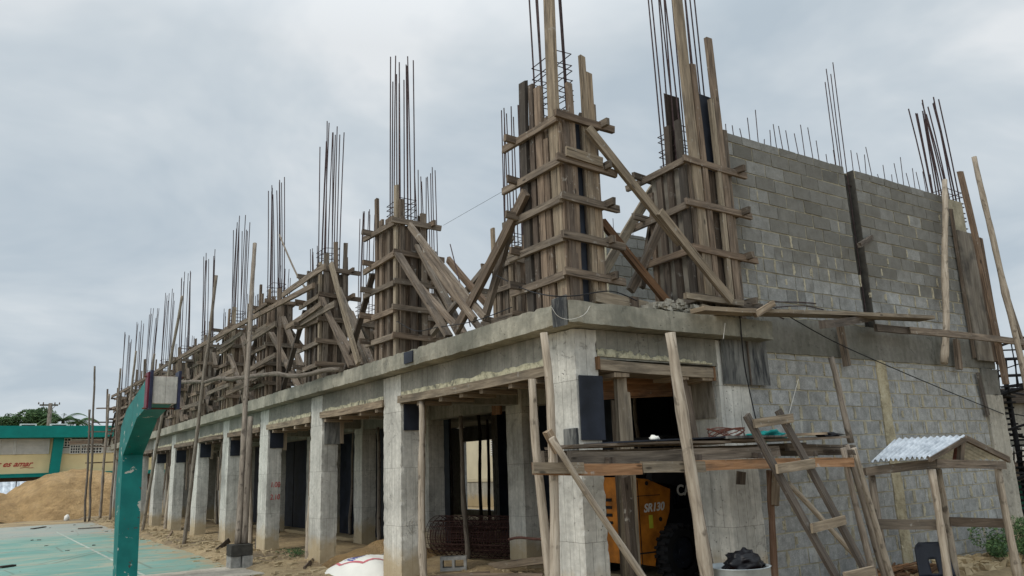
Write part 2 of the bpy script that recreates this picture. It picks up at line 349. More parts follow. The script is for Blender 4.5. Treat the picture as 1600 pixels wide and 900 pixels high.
    def pole(s, p0, p1, r=.04, bend=.04, n=9, r1=None, rn=None):
        """crooked round timber"""
        p0, p1 = Vector(p0), Vector(p1); L = (p1-p0).length; k = max(6, int(L/.18)); sd = random.uniform(0, 99)
        pts = []; rad = []; r1 = r1 or r*.8
        for i in range(k+1):
            t = i/k; o = noise.noise_vector(Vector((sd, t*L*.6, 0)))*bend*min(1, 6*t*(1-t)+.1)
            pts.append(p0.lerp(p1, t)+o); rad.append((r+(r1-r)*t)*(1+.16*noise.noise(Vector((sd, t*L*5, 3)))+(.22 if random.random() < .08 else 0)))
        return s.tube(pts, rad, n, rn, .05)
    def prism(s, poly, off, rn=None):
        """closed polygon (list of 3-D points) pushed along off"""
        off = Vector(off); b = len(s.v); n = len(poly)
        for p in poly: s.v.append(Vector(p))
        for p in poly: s.v.append(Vector(p)+off)
        s.face(list(range(b, b+n)), None, rn); s.face([b+n+i for i in range(n)][::-1], None, rn)
        for i in range(n):
            j = (i+1) % n; s.face([b+i, b+n+i, b+n+j, b+j], None, rn)
        return s
    def rough(s, x0, x1, y0, y1, z0, z1, seg=.15, amp=.006, chip=.02, seed=0):
        """cast concrete block: box with a fine grid, uneven faces and nibbled arrises"""
        D = (x1-x0, y1-y0, z1-z0); N = [max(1, min(260, round(d/seg))) for d in D]; O = Vector((x0, y0, z0)); idx = {}
        def vert(i, j, k):
            q = (i, j, k)
            if q in idx: return idx[q]
            p = O+Vector((D[0]*i/N[0], D[1]*j/N[1], D[2]*k/N[2]))
            e = [(q[a] == 0) - (q[a] == N[a]) for a in range(3)]; ne = sum(1 for a in e if a)
            nv = noise.noise_vector(p*2.3+Vector((seed, 0, 0)))*amp*.45 + noise.noise_vector(p*9)*amp*.4
            if ne >= 2:
                c = max(0, noise.noise(p*9+Vector((7, seed, 0)))-.2)*chip*1.0+max(0, noise.noise(p*31)-.1)*chip*.5
                nv = nv + Vector(e)*c
            idx[q] = len(s.v); s.v.append(p+nv); return idx[q]
        for a in range(3):
            b, c = (a+1) % 3, (a+2) % 3
            for side in (0, N[a]):
                for i in range(N[b]):
                    for j in range(N[c]):
                        r = []
                        for di, dj in ((0, 0), (1, 0), (1, 1), (0, 1)):
                            q = [0, 0, 0]; q[a] = side; q[b] = i+di; q[c] = j+dj; r.append(vert(*q))
                        s.face(r if side else r[::-1])
        return s
    def build(s, name, mat, parent=None, loc=None):
        me = bpy.data.meshes.new(name)
        off = Vector((0, 0, 0)); q = parent
        while q is not None: off = off+Vector(q.location); q = q.parent
        if loc is not None: off = off+Vector(loc)
        me.from_pydata([tuple(Vector(v)-off) for v in s.v], [], s.f)
        u = me.uv_layers.new(name='UV'); r = me.uv_layers.new(name='rnd'); i = 0
        for uv, rn in zip(s.uv, s.rn):
            for c in uv: u.data[i].uv = c; r.data[i].uv = rn; i += 1
        me.polygons.foreach_set('use_smooth', s.sm); me.materials.append(mat); me.update()
        o = bpy.data.objects.new(name, me); col.objects.link(o)
        if parent is not None: o.parent = parent
        if loc is not None: o.location = loc
        return o
def tag(o, label=None, cat=None, group=None, kind=None):
    for k, v in (('label', label), ('category', cat), ('group', group), ('kind', kind)):
        if v: o[k] = v
    return o
def thing(name, label, cat, loc=(0, 0, 0), group=None):
    o = bpy.data.objects.new(name, None); o.location = loc; o.empty_display_size = .1; col.objects.link(o)
    return tag(o, label, cat, group)
ORD = ['first', 'second', 'third', 'fourth', 'fifth', 'sixth', 'seventh', 'eighth', 'ninth', 'tenth', 'eleventh', 'twelfth']
X3, Y3, Z3 = Vector((1, 0, 0)), Vector((0, 1, 0)), Vector((0, 0, 1))
RU = random.uniform
def fwd(p): return p

# ------------------------------------------------------------------ ground
def axis(a, b, fine0, fine1, st):
    L = [fine0+i*st for i in range(int((fine1-fine0)/st)+1)]; g = st; x = L[0]; lo = []
    while x > a: g *= 1.5; x -= g; lo.append(x)
    g = st; x = L[-1]; hi = []
    while x < b: g *= 1.5; x += g; hi.append(x)
    return lo[::-1]+L+hi
xs = axis(-900, 900, -4, 10, .16); ys = axis(-600, 1500, -5, 22, .16)
g = MB()
def gh(x, y):
    if x < -1.0 and y > 8.4: return -.012-max(0, .0)
    h = .05*noise.noise(Vector((x*.8, y*.8, 1)))+.035*noise.noise(Vector((x*2.5, y*2.5, 4)))+.02*noise.noise(Vector((x*7, y*7, 9)))
    if -1.1 < x < 2.1 and y > 1: h += .06
    if -.6 < x < 1.5 and 1.2 < y < 4.4: h += .07
    f = min(1, max(0, (x+1.25)*3)) if y > 8.4 else 1
    if abs(x) > 60 or abs(y) > 80: h = 0
    return h*f + (-.012)*(1-f)
for y in ys:
    for x in xs: g.v.append((x, y, gh(x, y)))
nx = len(xs)
for j in range(len(ys)-1):
    for i in range(nx-1): g.face([j*nx+i, j*nx+i+1, (j+1)*nx+i+1, (j+1)*nx+i], None, None, True)
tag(g.build('ground', MGR), kind='structure')
c = MB(); edge = [(-1.15+.12*noise.noise(Vector((0, y*.9, 0)))+(.02*(y-8.9) if y < 22 else .2), y) for y in [8.9+i*.35 for i in range(66)]]
poly = [(-40, 8.9)]+edge+[(-40, edge[-1][1])]
c.prism([(x, y, .004) for x, y in poly], (0, 0, -.05)); tag(c.build('court', MCT), kind='structure')
def strip(a, b, w):
    a, b = Vector(a), Vector(b); d = (b-a); d.z = 0; d.normalize(); n_ = Vector((-d.y, d.x, 0))*w/2
    q = MB(); k = 30
    for i in range(k+1):
        p = a.lerp(b, i/k); j = RU(-.008, .008)
        q.v += [p-n_*(1+j*8), p+n_*(1+j*9)]
    for i in range(k): q.face([2*i, 2*i+2, 2*i+3, 2*i+1])
    return q
for a, b in (((88, 831), (176, 875)), ((-200, 872), (176, 855)), ((176, 875), (225, 899)), ((-60, 846), (60, 836))):
    pa, pb = at(*a, 'z', .008), at(*b, 'z', .008)
    tag(strip(pa, pb, .06).build('court_line', MLI), kind='structure')
p = MB(); p.rough(-40, -.65, 7.3, 8.9, -.08, .028, .5, .006, .02); tag(p.build('path', MPATH), kind='structure')
# sand heap
def heap(x0, y0, rx, ry, h, name, mat, seed, n=80):
    q = MB()
    for j in range(n+1):
        for i in range(n+1):
            u, v = -1+2*i/n, -1+2*j/n; r = math.sqrt(u*u+v*v); px, py = x0+u*rx, y0+v*ry
            w = 1+.25*noise.noise(Vector((u*2+seed, v*2, 0))); t = max(0, 1-(r/w)**1.5)
            z = h*t**.85*(1+.14*noise.noise(Vector((px*.7, py*.7, seed))))+t*h*.06*noise.noise(Vector((px*2, py*2, seed)))+.05*min(1, t*3)*noise.noise(Vector((px*2.2, py*2.2, 5)))+.035*min(1, t*3)*noise.noise(Vector((px*6, py*6, 0)))+(.10*min(1, t*2)*abs(noise.noise(Vector((px*1.1, py*1.1, seed+4)))) if h > 1 else 0)
            q.v.append((px, py, z-.03))
    for j in range(n):
        for i in range(n): k = j*(n+1)+i; q.face([k, k+1, k+n+2, k+n+1], None, None, True)
    return q.build(name, mat)
tag(heap(-.9, 41, 4.9, 4.6, 2.35, 'sand_pile', MSA, 3), 'tall mound of orange-brown sand in front of the teal and cream school', 'sand pile')
tag(heap(-5.2, 40.5, 4.5, 4.2, 1.35, 'sand_pile', MSA, 9), 'lower shoulder of sand at the left edge of the photo, beside the tall mound', 'sand pile')
tag(heap(1.1, 7.2, 1.3, .8, .42, 'sand_heap', MSA, 5, 30), 'small sand heap on the ground between the second and third concrete columns', 'sand heap')
tag(heap(.9, 3.0, .9, 1.3, .14, 'sand_heap', MSA, 15, 30), 'low sand spread on the floor of the first bay near the corner column', 'sand heap')

# ------------------------------------------------------------------ the building
B0, SP = 4.26, 3.32
YS = [0]+[B0+SP*k for k in range(10)]
bd = thing('unfinished_building', 'two storey concrete and grey block building under construction with open ground floor bays', 'building')
for k, y in enumerate(YS):
    d = .5 if k == 0 else .62
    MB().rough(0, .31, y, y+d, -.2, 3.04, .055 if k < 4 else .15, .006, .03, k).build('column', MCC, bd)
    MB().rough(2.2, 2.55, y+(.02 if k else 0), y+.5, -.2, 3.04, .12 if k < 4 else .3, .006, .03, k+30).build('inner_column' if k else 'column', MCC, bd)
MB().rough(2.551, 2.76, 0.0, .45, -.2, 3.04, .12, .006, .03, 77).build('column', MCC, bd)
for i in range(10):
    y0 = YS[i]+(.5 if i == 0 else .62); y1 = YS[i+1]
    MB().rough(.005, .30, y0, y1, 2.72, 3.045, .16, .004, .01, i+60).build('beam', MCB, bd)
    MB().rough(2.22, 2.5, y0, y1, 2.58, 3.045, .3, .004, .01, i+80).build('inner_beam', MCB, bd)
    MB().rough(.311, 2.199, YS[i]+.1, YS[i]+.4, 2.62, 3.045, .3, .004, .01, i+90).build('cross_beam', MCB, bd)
    # shuttering plank still nailed under the beam, and the foam / mortar line above it
    q = MB(); a = y0-.02; zz = 2.64+.012*math.sin(i*2)
    q.board((-.025, a, zz+.0), (-.025, y1+.03, zz+.02), .11, .035, rn=(RU(.55, .9), RU(.2, .6)))
    q.board((.15, a+.02, zz-.035), (.15, y1-.02, zz-.035), .3, .03, up=X3, rn=(.3, .4))
    k2 = a+.25
    while k2 < y1-.2:
        q.board((-.02, k2, zz-.09), (.5, k2, zz-.09), .06, .09, rn=(RU(.3, .9), .6)); k2 += RU(.5, .9)
    q.build('form_plank', MWL if i < 3 else MW, bd)
    f = MB(); n_ = int((y1-a)/.05)
    if i < 7:
        tops = [2.765+.045*noise.noise(Vector((0, (a+t*.05)*3, i)))+.02*noise.noise(Vector((0, (a+t*.05)*13, i))) for t in range(n_+1)]
        for t in range(n_+1):
            for zc in (2.695, tops[t]): f.v.append((-.012+.008*noise.noise(Vector((1, (a+t*.05)*9, zc*9))), a+t*.05, zc))
            f.v.append((.02, a+t*.05, tops[t]))
        for t in range(n_): f.face([3*t, 3*t+3, 3*t+4, 3*t+1], None, None, True); f.face([3*t+1, 3*t+4, 3*t+5, 3*t+2])
        f.build('mortar_line', MFO, bd)
# front (corner to right column) beam
MB().rough(.31, 2.2, .004, .3, 2.72, 3.045, .12, .005, .012, 200).build('beam', MCB, bd)
q = MB(); q.board((.3, -.028, 2.655), (2.12, -.028, 2.625), .115, .036, rn=(.8, .25)); q.board((.35, .14, 2.60), (2.1, .14, 2.58), .28, .03, up=Y3, rn=(.3, .3))
for x in (.62, 1.55, 2.0): q.board((x, -.03, 2.555), (x, .35, 2.555), .05, .22, rn=(.7, .6))
q.build('form_plank', MWL, bd)
for a_ in ((2.07, 2.10, -.05, .0, 2.53, 2.70), (.27, .30, -.055, -.005, 2.6, 2.74)): q = MB(); q.box(*a_); q.build('form_plank', MWO, bd)
f = MB(); n_ = 60
for t in range(n_+1):
    x = .3+t*1.8/n_; w = max(0.0, .05*(1-t/n_)+.035*noise.noise(Vector((x*5, 2, 1)))+.025*noise.noise(Vector((x*17, 2, 1))))
    f.v += [(x, -.010, 2.75-.02*t/n_), (x, -.012+.01*noise.noise(Vector((x*9, 0, 1))), 2.752-.02*t/n_+.015+w*1.4), (x, .02, 2.752+w*1.4)]
for t in range(n_): f.face([3*t, 3*t+3, 3*t+4, 3*t+1], None, None, True); f.face([3*t+1, 3*t+4, 3*t+5, 3*t+2])
f.build('mortar_line', MFO, bd)
# slab with rough edge
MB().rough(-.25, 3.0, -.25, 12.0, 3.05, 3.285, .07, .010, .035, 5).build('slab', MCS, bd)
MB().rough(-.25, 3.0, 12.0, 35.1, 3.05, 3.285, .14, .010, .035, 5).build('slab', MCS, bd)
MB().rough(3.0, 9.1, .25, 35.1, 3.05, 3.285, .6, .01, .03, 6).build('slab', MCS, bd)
MB().box(2.56, 9.1, .3, 35, -.1, .06).build('floor_slab', MCP, bd)
# the long rear wall with a few openings (seen through the bays)
q = MB(); ops = [(15.3, 18.1, .25, 2.55), (24, 26, .9, 2.3)]; y = .25
for a, b, z0, z1 in ops:
    q.box(9.0, 9.2, y, a, 0, 3.05); q.box(9.0, 9.2, a, b, 0, z0); q.box(9.0, 9.2, a, b, z1, 3.05); y = b
q.box(9.0, 9.2, y, 35.1, 0, 3.05); q.build('rear_wall', MBF, bd)
for a_ in ((2.6, 9.0, 34.9, 35.1), (4.6, 8.9, 8.9, 9.05), (2.6, 5.2, 14.3, 14.5), (4.4, 9, 19.5, 19.7), (2.56, 9.0, 27.4, 27.6)):
    q = MB(); q.box(*a_, .06, 3.05); q.build('partition_wall', MCP, bd)
# black boards added inside the ground floor to make it darker
for y_ in [8.2+1.25*i for i in range(21)]: q = MB(); q.box(3.0, 3.02, y_, y_+1.2, .07, 3.0); q.build('darkening_board', MBLK, bd)
for x_ in (4.7, 5.95, 7.2): q = MB(); q.box(x_, x_+1.2, 4.6, 4.62, .07, 3.0); q.build('darkening_board', MBLK, bd)
q = MB(); q.box(4.6, 4.62, 4.7, 8.8, .07, 3.0); q.build('darkening_board', MBLK, bd)
for y_ in (10.2, 11.6, 13.0): q = MB(); q.box(8.93, 8.95, y_, y_+1.3, .07, 3.0); q.build('darkening_board', MBLK, bd)

# block wall, real blocks
def blockwall(x0, x1, z0, z1, yf, gap, name, thick=.18, lean=0, course=.197, blk=.395, parent=None, axisx=True, skip=None):
    fb = MB(); r = 0; z = z0
    while z < z1-.02:
        zt = min(z+course, z1); x = x0-(blk*.5 if r % 2 else 0)+RU(-.03, .03)
        while x < x1:
            a, b = max(x, x0), min(x+blk, x1); x += blk+RU(-.006, .006)
            for ga, gb, gz0, gz1 in gap:
                if gz0 < (z+zt)/2 < gz1:
                    if a >= ga and b <= gb: a = b
                    elif a < ga < b: b = ga
                    elif a < gb < b: a = gb
            if b-a < .05: continue
            rn = (min(1, max(0, random.gauss(.5, .17))), random.random()); pr = RU(.0025, .008)
            rn = (.5+(rn[0]-.5)*(.45 if z < 3 else .9)+(.03 if z < 3 else 0), rn[1]); fb.box(a+.0085, b-.0085, yf-pr, yf+.05, z+.0085, zt-.0085, rn, .0045)
        z += course; r += 1
    return fb.build(name, MBF, parent)
gaps = [(5.48, 5.74, 3.45, 6), (5.59, 5.86, 0, 2.95)]
blockwall(2.76, 5.60, -.1, 2.93, .03, [], 'block_wall', parent=bd)
blockwall(5.84, 8.57, -.1, 2.93, .03, [], 'block_wall', parent=bd)
blockwall(2.76, 5.48, 3.44, 5.94, .03, [], 'block_wall', parent=bd)
blockwall(5.74, 8.50, 3.44, 5.94, .03, [], 'block_wall', parent=bd)
q = MB(); q.box(2.762, 5.48, .034, .22, 3.4, 5.925); q.box(5.74, 9.0, .034, .22, 3.4, 5.925); q.box(5.47, 5.75, .16, .2, 3.4, 5.92); q.box(2.762, 9.0, .0345, .2195, -.15, 3.42); q.box(2.763, 5.58, .0315, .0344, -.1, 2.92); q.box(5.86, 8.56, .0315, .0344, -.1, 2.92)
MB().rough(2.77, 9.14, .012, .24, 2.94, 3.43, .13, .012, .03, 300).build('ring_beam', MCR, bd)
#  ragged mortar pointing smeared over the vertical joints
for i in range(900):
    x, z = RU(2.9, 8.4), RU(.1, 5.8)*RU(.45, 1)
    if 2.9 < z < 3.45 or 5.4 < x < 5.9 or (z > 4.3 and i % 4): continue
    r = int((z+.1)/.197) if z < 3 else int((z-3.44)/.197)+17; z = (-.1+r*.197) if z < 3 else 3.44+(r-17)*.197
    x = 2.76+round((x-2.76)/.395)*.395+(-.197 if r % 2 else 0)+RU(-.02, .02); w = RU(.012, .034); h = RU(.08, .19)
    nn = 7; w *= .5; ys2 = .0195-i*.0000045; z += .1-h/2; lf = [(x-w*RU(.4, 1.5), ys2, z+h*i_/nn) for i_ in range(nn+1)]; rt2 = [(x+w*RU(.4, 1.5), ys2, z+h*i_/nn) for i_ in range(nn, -1, -1)]
    q.prism(lf+rt2, (0, .03, 0))
q.build('mortar_bed', MMO, bd)
MB().rough(5.485, 5.735, .12, .159, 3.43, 5.88, .06, .02, .03, 301).box(5.725, 5.741, .028, .13, 3.43, 5.93).build('joint_column', MDBL, bd)
q = MB()
for i in range(34):
    z0 = .0+i*.087; pts = []
    w0 = .115+.03*noise.noise(Vector((z0*3, 0, 0)))
q = MB().rough(5.60, 5.84, .008, .05, .0, 2.945, .04, .014, .035, 302); q.build('joint_column', MYM, bd)
MB().rough(8.6, 9.16, -.01, .3, -.2, 2.5, .12, .008, .03, 303).build('end_column', MCP, bd)
MB().rough(8.62, 9.15, .0, .3, 2.5, 2.94, .12, .008, .03, 304).build('end_column', MCR, bd)
MB().rough(8.6, 9.1, .03, .3, 3.43, 5.25, .12, .008, .03, 305).build('end_column', MCP, bd)
# cross wall of the upper floor seen behind the towers
o2 = blockwall(4.3, 9.0, 3.3, 5.94, 4.3, [], 'cross_wall', parent=bd)
q = MB(); q.box(4.3, 9.0, 4.31, 4.48, 3.29, 5.92); q.build('mortar_bed', MMO, bd)
q = MB(); q.box(8.85, 9.03, .35, 4.28, 3.29, 5.9); q.build('upper_side_wall', MBF, bd)
MB().rough(2.8, 4.0, .6, 2.2, 3.28, 3.5, .15, .06, .03, 12).build('concrete_spill', MCS, bd)
for i in range(8):
    MB().tube([(4.6+i*.5, 4.4, 5.9), (4.6+i*.5+RU(-.02, .02), 4.4, 6.2+RU(0, .35))], .006, 5).build('dowel', MRB, bd)
# dowels along the wall top
xd = 2.95; i = 0
while xd < 8.4:
    n_ = at(1150+5*i, 200, 'y', .1)
    if not 5.45 < xd < 5.8:
        h = random.choice([.18, .3, .38, .42, .55, .12]); MB().tube([(xd, .12, 5.9), (xd+RU(-.04, .02), .12+RU(-.02, .02), 5.94+h)], .0065, 5).build('dowel', MRB, bd)
    xd += RU(.12, .24); i += 1
# plywood still nailed to the columns' tops
for k in range(1, 8):
    y = YS[k]; q = MB(); q.box(.04, .34, y-.028, y-.006, 2.14+.06*(k % 2), 2.62); q.build('plywood_patch', MBLK if k != 2 else MPLY, bd)
    q = MB(); q.board((.37, y-.01, 2.15), (.37, y-.01, 2.64), .07, .05, up=X3, rn=(.8, .3)); q.build('form_batten', MWL, bd)
q = MB(); q.box(.02, .33, -.035, -.008, 1.85, 2.53, None, .006); q.build('plywood_patch', MBLK, bd)
q = MB(); q.box(-.035, -.008, .01, .22, 1.72, 1.98, None, .006); q.build('plywood_patch', MPLY, bd)
q = MB(); q.box(2.27, 3.10, -.05, -.02, 2.5, 3.12, None, .008); q.build('plywood_patch', MPLY, bd)
q = MB(); q.board((2.70, -.075, 2.49), (2.70, -.075, 3.04), .02, .02, up=X3); q.build('form_batten', MWD, bd)
q = MB(); q.box(-.275, -.255, -.25, .0, 3.02, 3.33, None, .01); q.build('plywood_patch', MPLY, bd)
q = MB(); q.box(-.268, -.248, 3.33, 3.6, 3.10, 3.26, None, .004); q.build('plywood_patch', MBLK, bd)
# upper door-like board at the wall's far end
q = MB()
q.box(8.48, 8.98, -.06, -.03, 3.06, 5.32); q.build('form_panel', MPW, bd); q = MB()
for i in range(2): q.board((9.02+.1*i, -.05, 3.06), (9.02+.1*i, -.05, 5.3), .09, .04, up=X3, rn=(.3, .6))
q.build('form_panel', MW, bd)
q = MB(); q.board((9.17, -.06, 3.03), (9.17, -.06, 5.25), .1, .1, up=X3, rn=(.35, .9)); q.build('form_batten', MW, bd)
q = MB(); q.board((8.40, -.03, 3.1), (8.44, -.03, 5.7), .05, .04, up=X3, rn=(.4, .3)); q.build('form_batten', MW, bd)
q = MB(); q.board((8.52, -.03, 2.15), (8.42, -.03, 2.85), .09, .03, up=X3); q.build('form_batten', MWD, bd)
# orange plywood inside the first opening and inner shutter panels
q = MB(); q.board((.45, .8, 2.45), (2.18, .8, 2.55), .25, .03, rn=(1, .9)); q.build('form_plank', MWO, bd)
q = MB(); q.box(2.15, 2.19, 4.85, 5.12, 2.5, 3.0, (.5, .5)); q.build('form_plank', MWO, bd)
q = MB()
q.box(2.17, 2.192, .08, .48, 2.1, 2.58); q.build('form_panel', MPW, bd)

# ------------------------------------------------------------------ column forms of the upper storey
def tower(x0, y0, w, d, label, far=False, zt=5.55, yk=(3.60, 4.02, 4.45, 4.90, 5.42), seed=0, braces=True, core_top=None, open_dark=True, ext=True, group='timber forms of the upper storey columns', side=True):
    random.seed(seed); t = thing('column_form', label, 'timber form', (x0, y0, 3.28), group)
    z0 = 3.30
    def face(o, a, n, L, name, dark=None):   # vertical boards along face; o origin, a along, n outward
        q = MB(); s_ = 0.0
        while s_ < L-.03:
            b = min(RU(.16, .32), L-s_)
            if dark: b = dark[0] if s_ == 0 else (dark[1]-dark[0] if s_ < dark[0]+.01 else L-s_)
            if L-s_-b < .05: b = L-s_
            if not (dark and dark[0] < s_+b/2 < dark[1]):
                top = zt+RU(-.14, .10); c = o+a*(s_+b/2)+n*(.013+RU(0, .008))
                q.board(Vector((c.x, c.y, z0)), Vector((c.x, c.y, top)), b-.006, .024, up=a, rn=(RU(.05, .6), RU(0, .9)))
            s_ += b
        q.build(name, MW, t)
        if dark:
            q = MB(); c = o+a*((dark[0]+dark[1])/2)-n*.004
            q.board(Vector((c.x, c.y, z0)), Vector((c.x, c.y, zt-.05)), dark[1]-dark[0]+.02, .016, up=a); q.build('black_panel', MBLK, t)
    O = Vector((x0, y0, 0))
    if w > .6:
        q = MB(); q.box(x0-.03, x0-.005, y0, y0+d, z0, zt, (.8, .1)); q.build('plywood_panel', MPW, t)
    else: face(O, Y3, -X3, d, 'side_panel')
    face(O, X3, -Y3, w, 'side_panel', (w*.36, w*.60) if open_dark else None)
    face(O+X3*w, Y3, X3, d, 'side_panel'); face(O+Y3*d, X3, Y3, w, 'side_panel')
    # studs outside the boards
    st = [(-.05, .02), (-.05, d*.36), (-.05, d*.74), (-.05, d+.02)]
    sf = [(.02, -.05), (w*.74, -.05), (w-.02, -.05)] if open_dark else [(.02, -.05), (w*.33, -.05), (w*.70, -.05), (w-.02, -.05)] if w > .5 else [(.02, -.05), (w*.5, -.05), (w-.02, -.05)]
    for (a, b) in st+sf+([(w+.05, .05), (w+.05, d-.05)] if not far else []):
        top = zt+random.choice([-.25, -.05, .0, .12, .3, .55 if ext else .1]); q = MB()
        sx = b if a < 0 else a
        q.board((x0+a, y0+b, z0+RU(0, .05)), (x0+a+RU(-.015, .015), y0+b+RU(-.015, .015), top), RU(.07, .1), .045, up=(Y3 if a < 0 or a > w else X3), rn=(RU(.4, 1), RU(0, .7)))
        q.build('stud', random.choice([MW, MW, MWL, MWD, MW]), t)
    for z in yk:
        q = MB(); j = lambda: RU(-.03, .03)
        q.board((x0-.10, y0-.06+j(), z+j()*.6), (x0-.10, y0+d+.38+2*j(), z+j()*1.2), .085, .045, rn=(RU(.5, 1), RU(0, .5)))
        q.board((x0-.16+j(), y0-.10, z+.02+j()*.6), (x0+w+.30+j(), y0-.10, z-.01+j()*.6), .085, .045, rn=(RU(.3, .9), RU(0, .6)))
        q.board((x0+w+.10, y0-.22+j(), z+.03), (x0+w+.10, y0+d+.2, z+j()), .085, .045, rn=(RU(.2, .7), RU(0, .6)))
        q.board((x0-.28+j(), y0+d+.10, z+.05), (x0+w+.2, y0+d+.10, z+j()), .085, .045, rn=(RU(.2, .7), RU(0, .6)))
        q.build('yoke', MW, t)
    if x0 < 1 and zt < 5.5:
        for i in range(3):
            q = MB(); z = RU(3.7, 5.3); yy = y0+RU(-1.2, .2); q.board((x0-.16-.05*i, yy, z), (x0-.16-.05*i, yy+RU(1.2, 2.6), z+RU(-.12, .12)), RU(.08, .12), .035, rn=(RU(.5, 1), RU(0, .4))); q.build('ledger', MW, t)
        q = MB(); yy = y0+RU(.8, 2.2); q.board((x0-.2, yy, 3.3), (x0-.2+RU(-.1, .1), yy+RU(-.3, .3), RU(5.2, 6.3)), .08, .05, up=X3, rn=(RU(.4, 1), .3)); q.build('stud', MW, t)
    if braces:
        for i in range(2 if side else 1):
            q = MB(); yy = y0-.15; xx = x0+w*.5+(-.28 if i else .02)+RU(-.04, .04); top = RU(4.9, 5.3)-.35*i
            q.board((xx, yy, top), (xx+RU(-.1, .1), yy-RU(1.45, 1.85), 3.33), RU(.09, .12), .05, up=X3, rn=(RU(.5, .9), RU(0, .4)))
            if random.random() < .6: q.board((xx+.05, yy-.5, top-.55), (xx+.05+RU(-.1, .1), yy-1.7, 3.36), .1, .045, up=X3, rn=(RU(.5, 1), .3))
            q.build('brace', MW, t)
        q = MB(); q.board((x0+w+.15, y0+d*.5, 4.9), (x0+w+1.35, y0+d*.5+RU(-.3, .3), 3.33), .09, .05, up=Y3, rn=(RU(.3, .8), RU(0, .6))); q.build('brace', MW, t)
        if side:
            q = MB(); q.board((x0-.04, y0+d+.2, 4.8), (x0-.08, y0+d+RU(1.1, 1.5), 3.33), .09, .05, up=X3, rn=(RU(.2, .8), RU(0, .6))); q.build('brace', MWD, t)
    return t
def rebars(x0, y0, w, d, label, zb, zt, nb=10, lean=(0, 0), seed=0, tall_ties=3, r=.011, name='rebar_cage', group='rebar bundles rising from the column forms', mat=None):
    random.seed(seed); t = thing(name, label, 'rebar', (x0, y0, zb), group); mat = mat or MRB
    peri = []; L = 2*(w+d)
    for i in range(nb):
        s_ = L*i/nb
        if s_ < w: p = (s_, 0)
        elif s_ < w+d: p = (w, s_-w)
        elif s_ < 2*w+d: p = (2*w+d-s_, d)
        else: p = (0, L-s_)
        peri.append(p)
    H = zt-zb
    for (a, b) in peri:
        h = H*RU(.90, 1.0); dx, dy = lean[0]+RU(-.05, .05), lean[1]+RU(-.07, .07); pts = []
        for k in range(6):
            u = k/5; pts.append((x0+a+dx*u*u*1.1, y0+b+dy*u*u*1.1, zb+h*u))
        MB().tube(pts, r, 5).build('bar', mat, t)
    for k in range(tall_ties):
        z = zt*0+ (zb+.05+k*.09) if k < 99 else 0
        z = tie0.get(label, 5.62)+k*.1+RU(-.03, .03); q = MB(); e = .018
        P = [(x0-e, y0-e, z+RU(-.02, .02)), (x0+w+e, y0-e, z+RU(-.02, .02)), (x0+w+e, y0+d+e, z+RU(-.02, .02)), (x0-e, y0+d+e, z+RU(-.02, .02)), (x0-e, y0-e, z)]
        q.tube(P, r*.6, 5); q.build('tie', mat, t)
    return t
tie0 = {}
zts = [5.55, 5.5, 5.45, 5.45, 5.4, 5.45, 5.4, 5.45, 5.4, 5.4, 5.4]
for k, y in enumerate(YS):
    if k == 0: lab = 'tall timber column form standing on the slab at the near corner'
    else: lab = 'timber column form on the slab edge above the %s concrete column from the corner' % ORD[k]
    tower(-.03, y-.03, .40 if k == 0 else .42, .68 if k == 0 else .72, lab, k > 4, zts[k], seed=20+k, open_dark=(k == 0), braces=(k > 0), side=True)
    lab = 'dark rebar bundle rising from the timber form above the %s facade column from the corner' % ORD[k]
    tie0[lab] = 5.6
    if k: rebars(.03, y+.05, .26, .46, lab, 3.4, 8.62, 11 if k < 5 else 9, (RU(-.05, .05), RU(-.05, .12)), seed=60+k, tall_ties=4)
for k, y in enumerate(YS[1:], 1):
    lab = 'rear-row timber column form standing behind the %s form of the slab edge' % ORD[k]
    tower(2.15, y-.02, .45, .55, lab, True, 5.25, (3.6, 4.1, 4.6, 5.05), seed=120+k, open_dark=False, braces=k < 7, side=False)
    lab = 'thin rebar bundle above the rear-row timber form behind the %s form of the slab edge' % ORD[k]
    tie0[lab] = 5.4
    rebars(2.2, y+.04, .3, .4, lab, 3.4, 8.2, 9, (RU(-.05, .05), RU(-.05, .05)), seed=160+k, tall_ties=3)
# corner form extras
random.seed(5)
tA = [o for o in bpy.data.objects if o.name == 'column_form'][0]
def P_(u, v, ax, val): return at(u, v, ax, val)
def stick(parent, name, a, b, w, t, up, mat=MW, rn=None):
    q = MB(); q.board(a, b, w, t, up=up, rn=rn); return q.build(name, mat, parent)
stick(tA, 'stud', (-.075, .03, 3.4), (-.05, .02, 8.3), .16, .05, Y3, MWL, (.75, .35))
stick(tA, 'stud', (-.08, .33, 3.3), (-.07, .34, 6.0), .12, .05, Y3, MW, (.85, .5))
stick(tA, 'stud', (-.08, .63, 3.3), (-.07, .64, 6.2), .13, .05, Y3, MWD, (.4, .1))
stick(tA, 'stud', (.26, -.08, 3.35), (.28, -.08, 6.3), .07, .05, X3, MWL, (.7, .4))
stick(tA, 'stud', (.38, -.075, 3.35), (.385, -.075, 5.72), .10, .045, X3, MW, (.9, .2))
stick(tA, 'stud', (.03, -.078, 3.35), (.06, -.078, 5.9), .07, .045, X3, MW, (.8, .4))
stick(tA, 'yoke', (-.1, -.16, 5.0), (.42, -.16, 4.96), .12, .04, Z3, MWL, (.6, .3))
lab = 'long rebar bundle of the near corner form, running out of the top of the photo'
tie0[lab] = 5.75
rebars(.02, .08, .2, .45, lab, 3.4, 9.3, 9, (-.02, .05), seed=61, tall_ties=7)
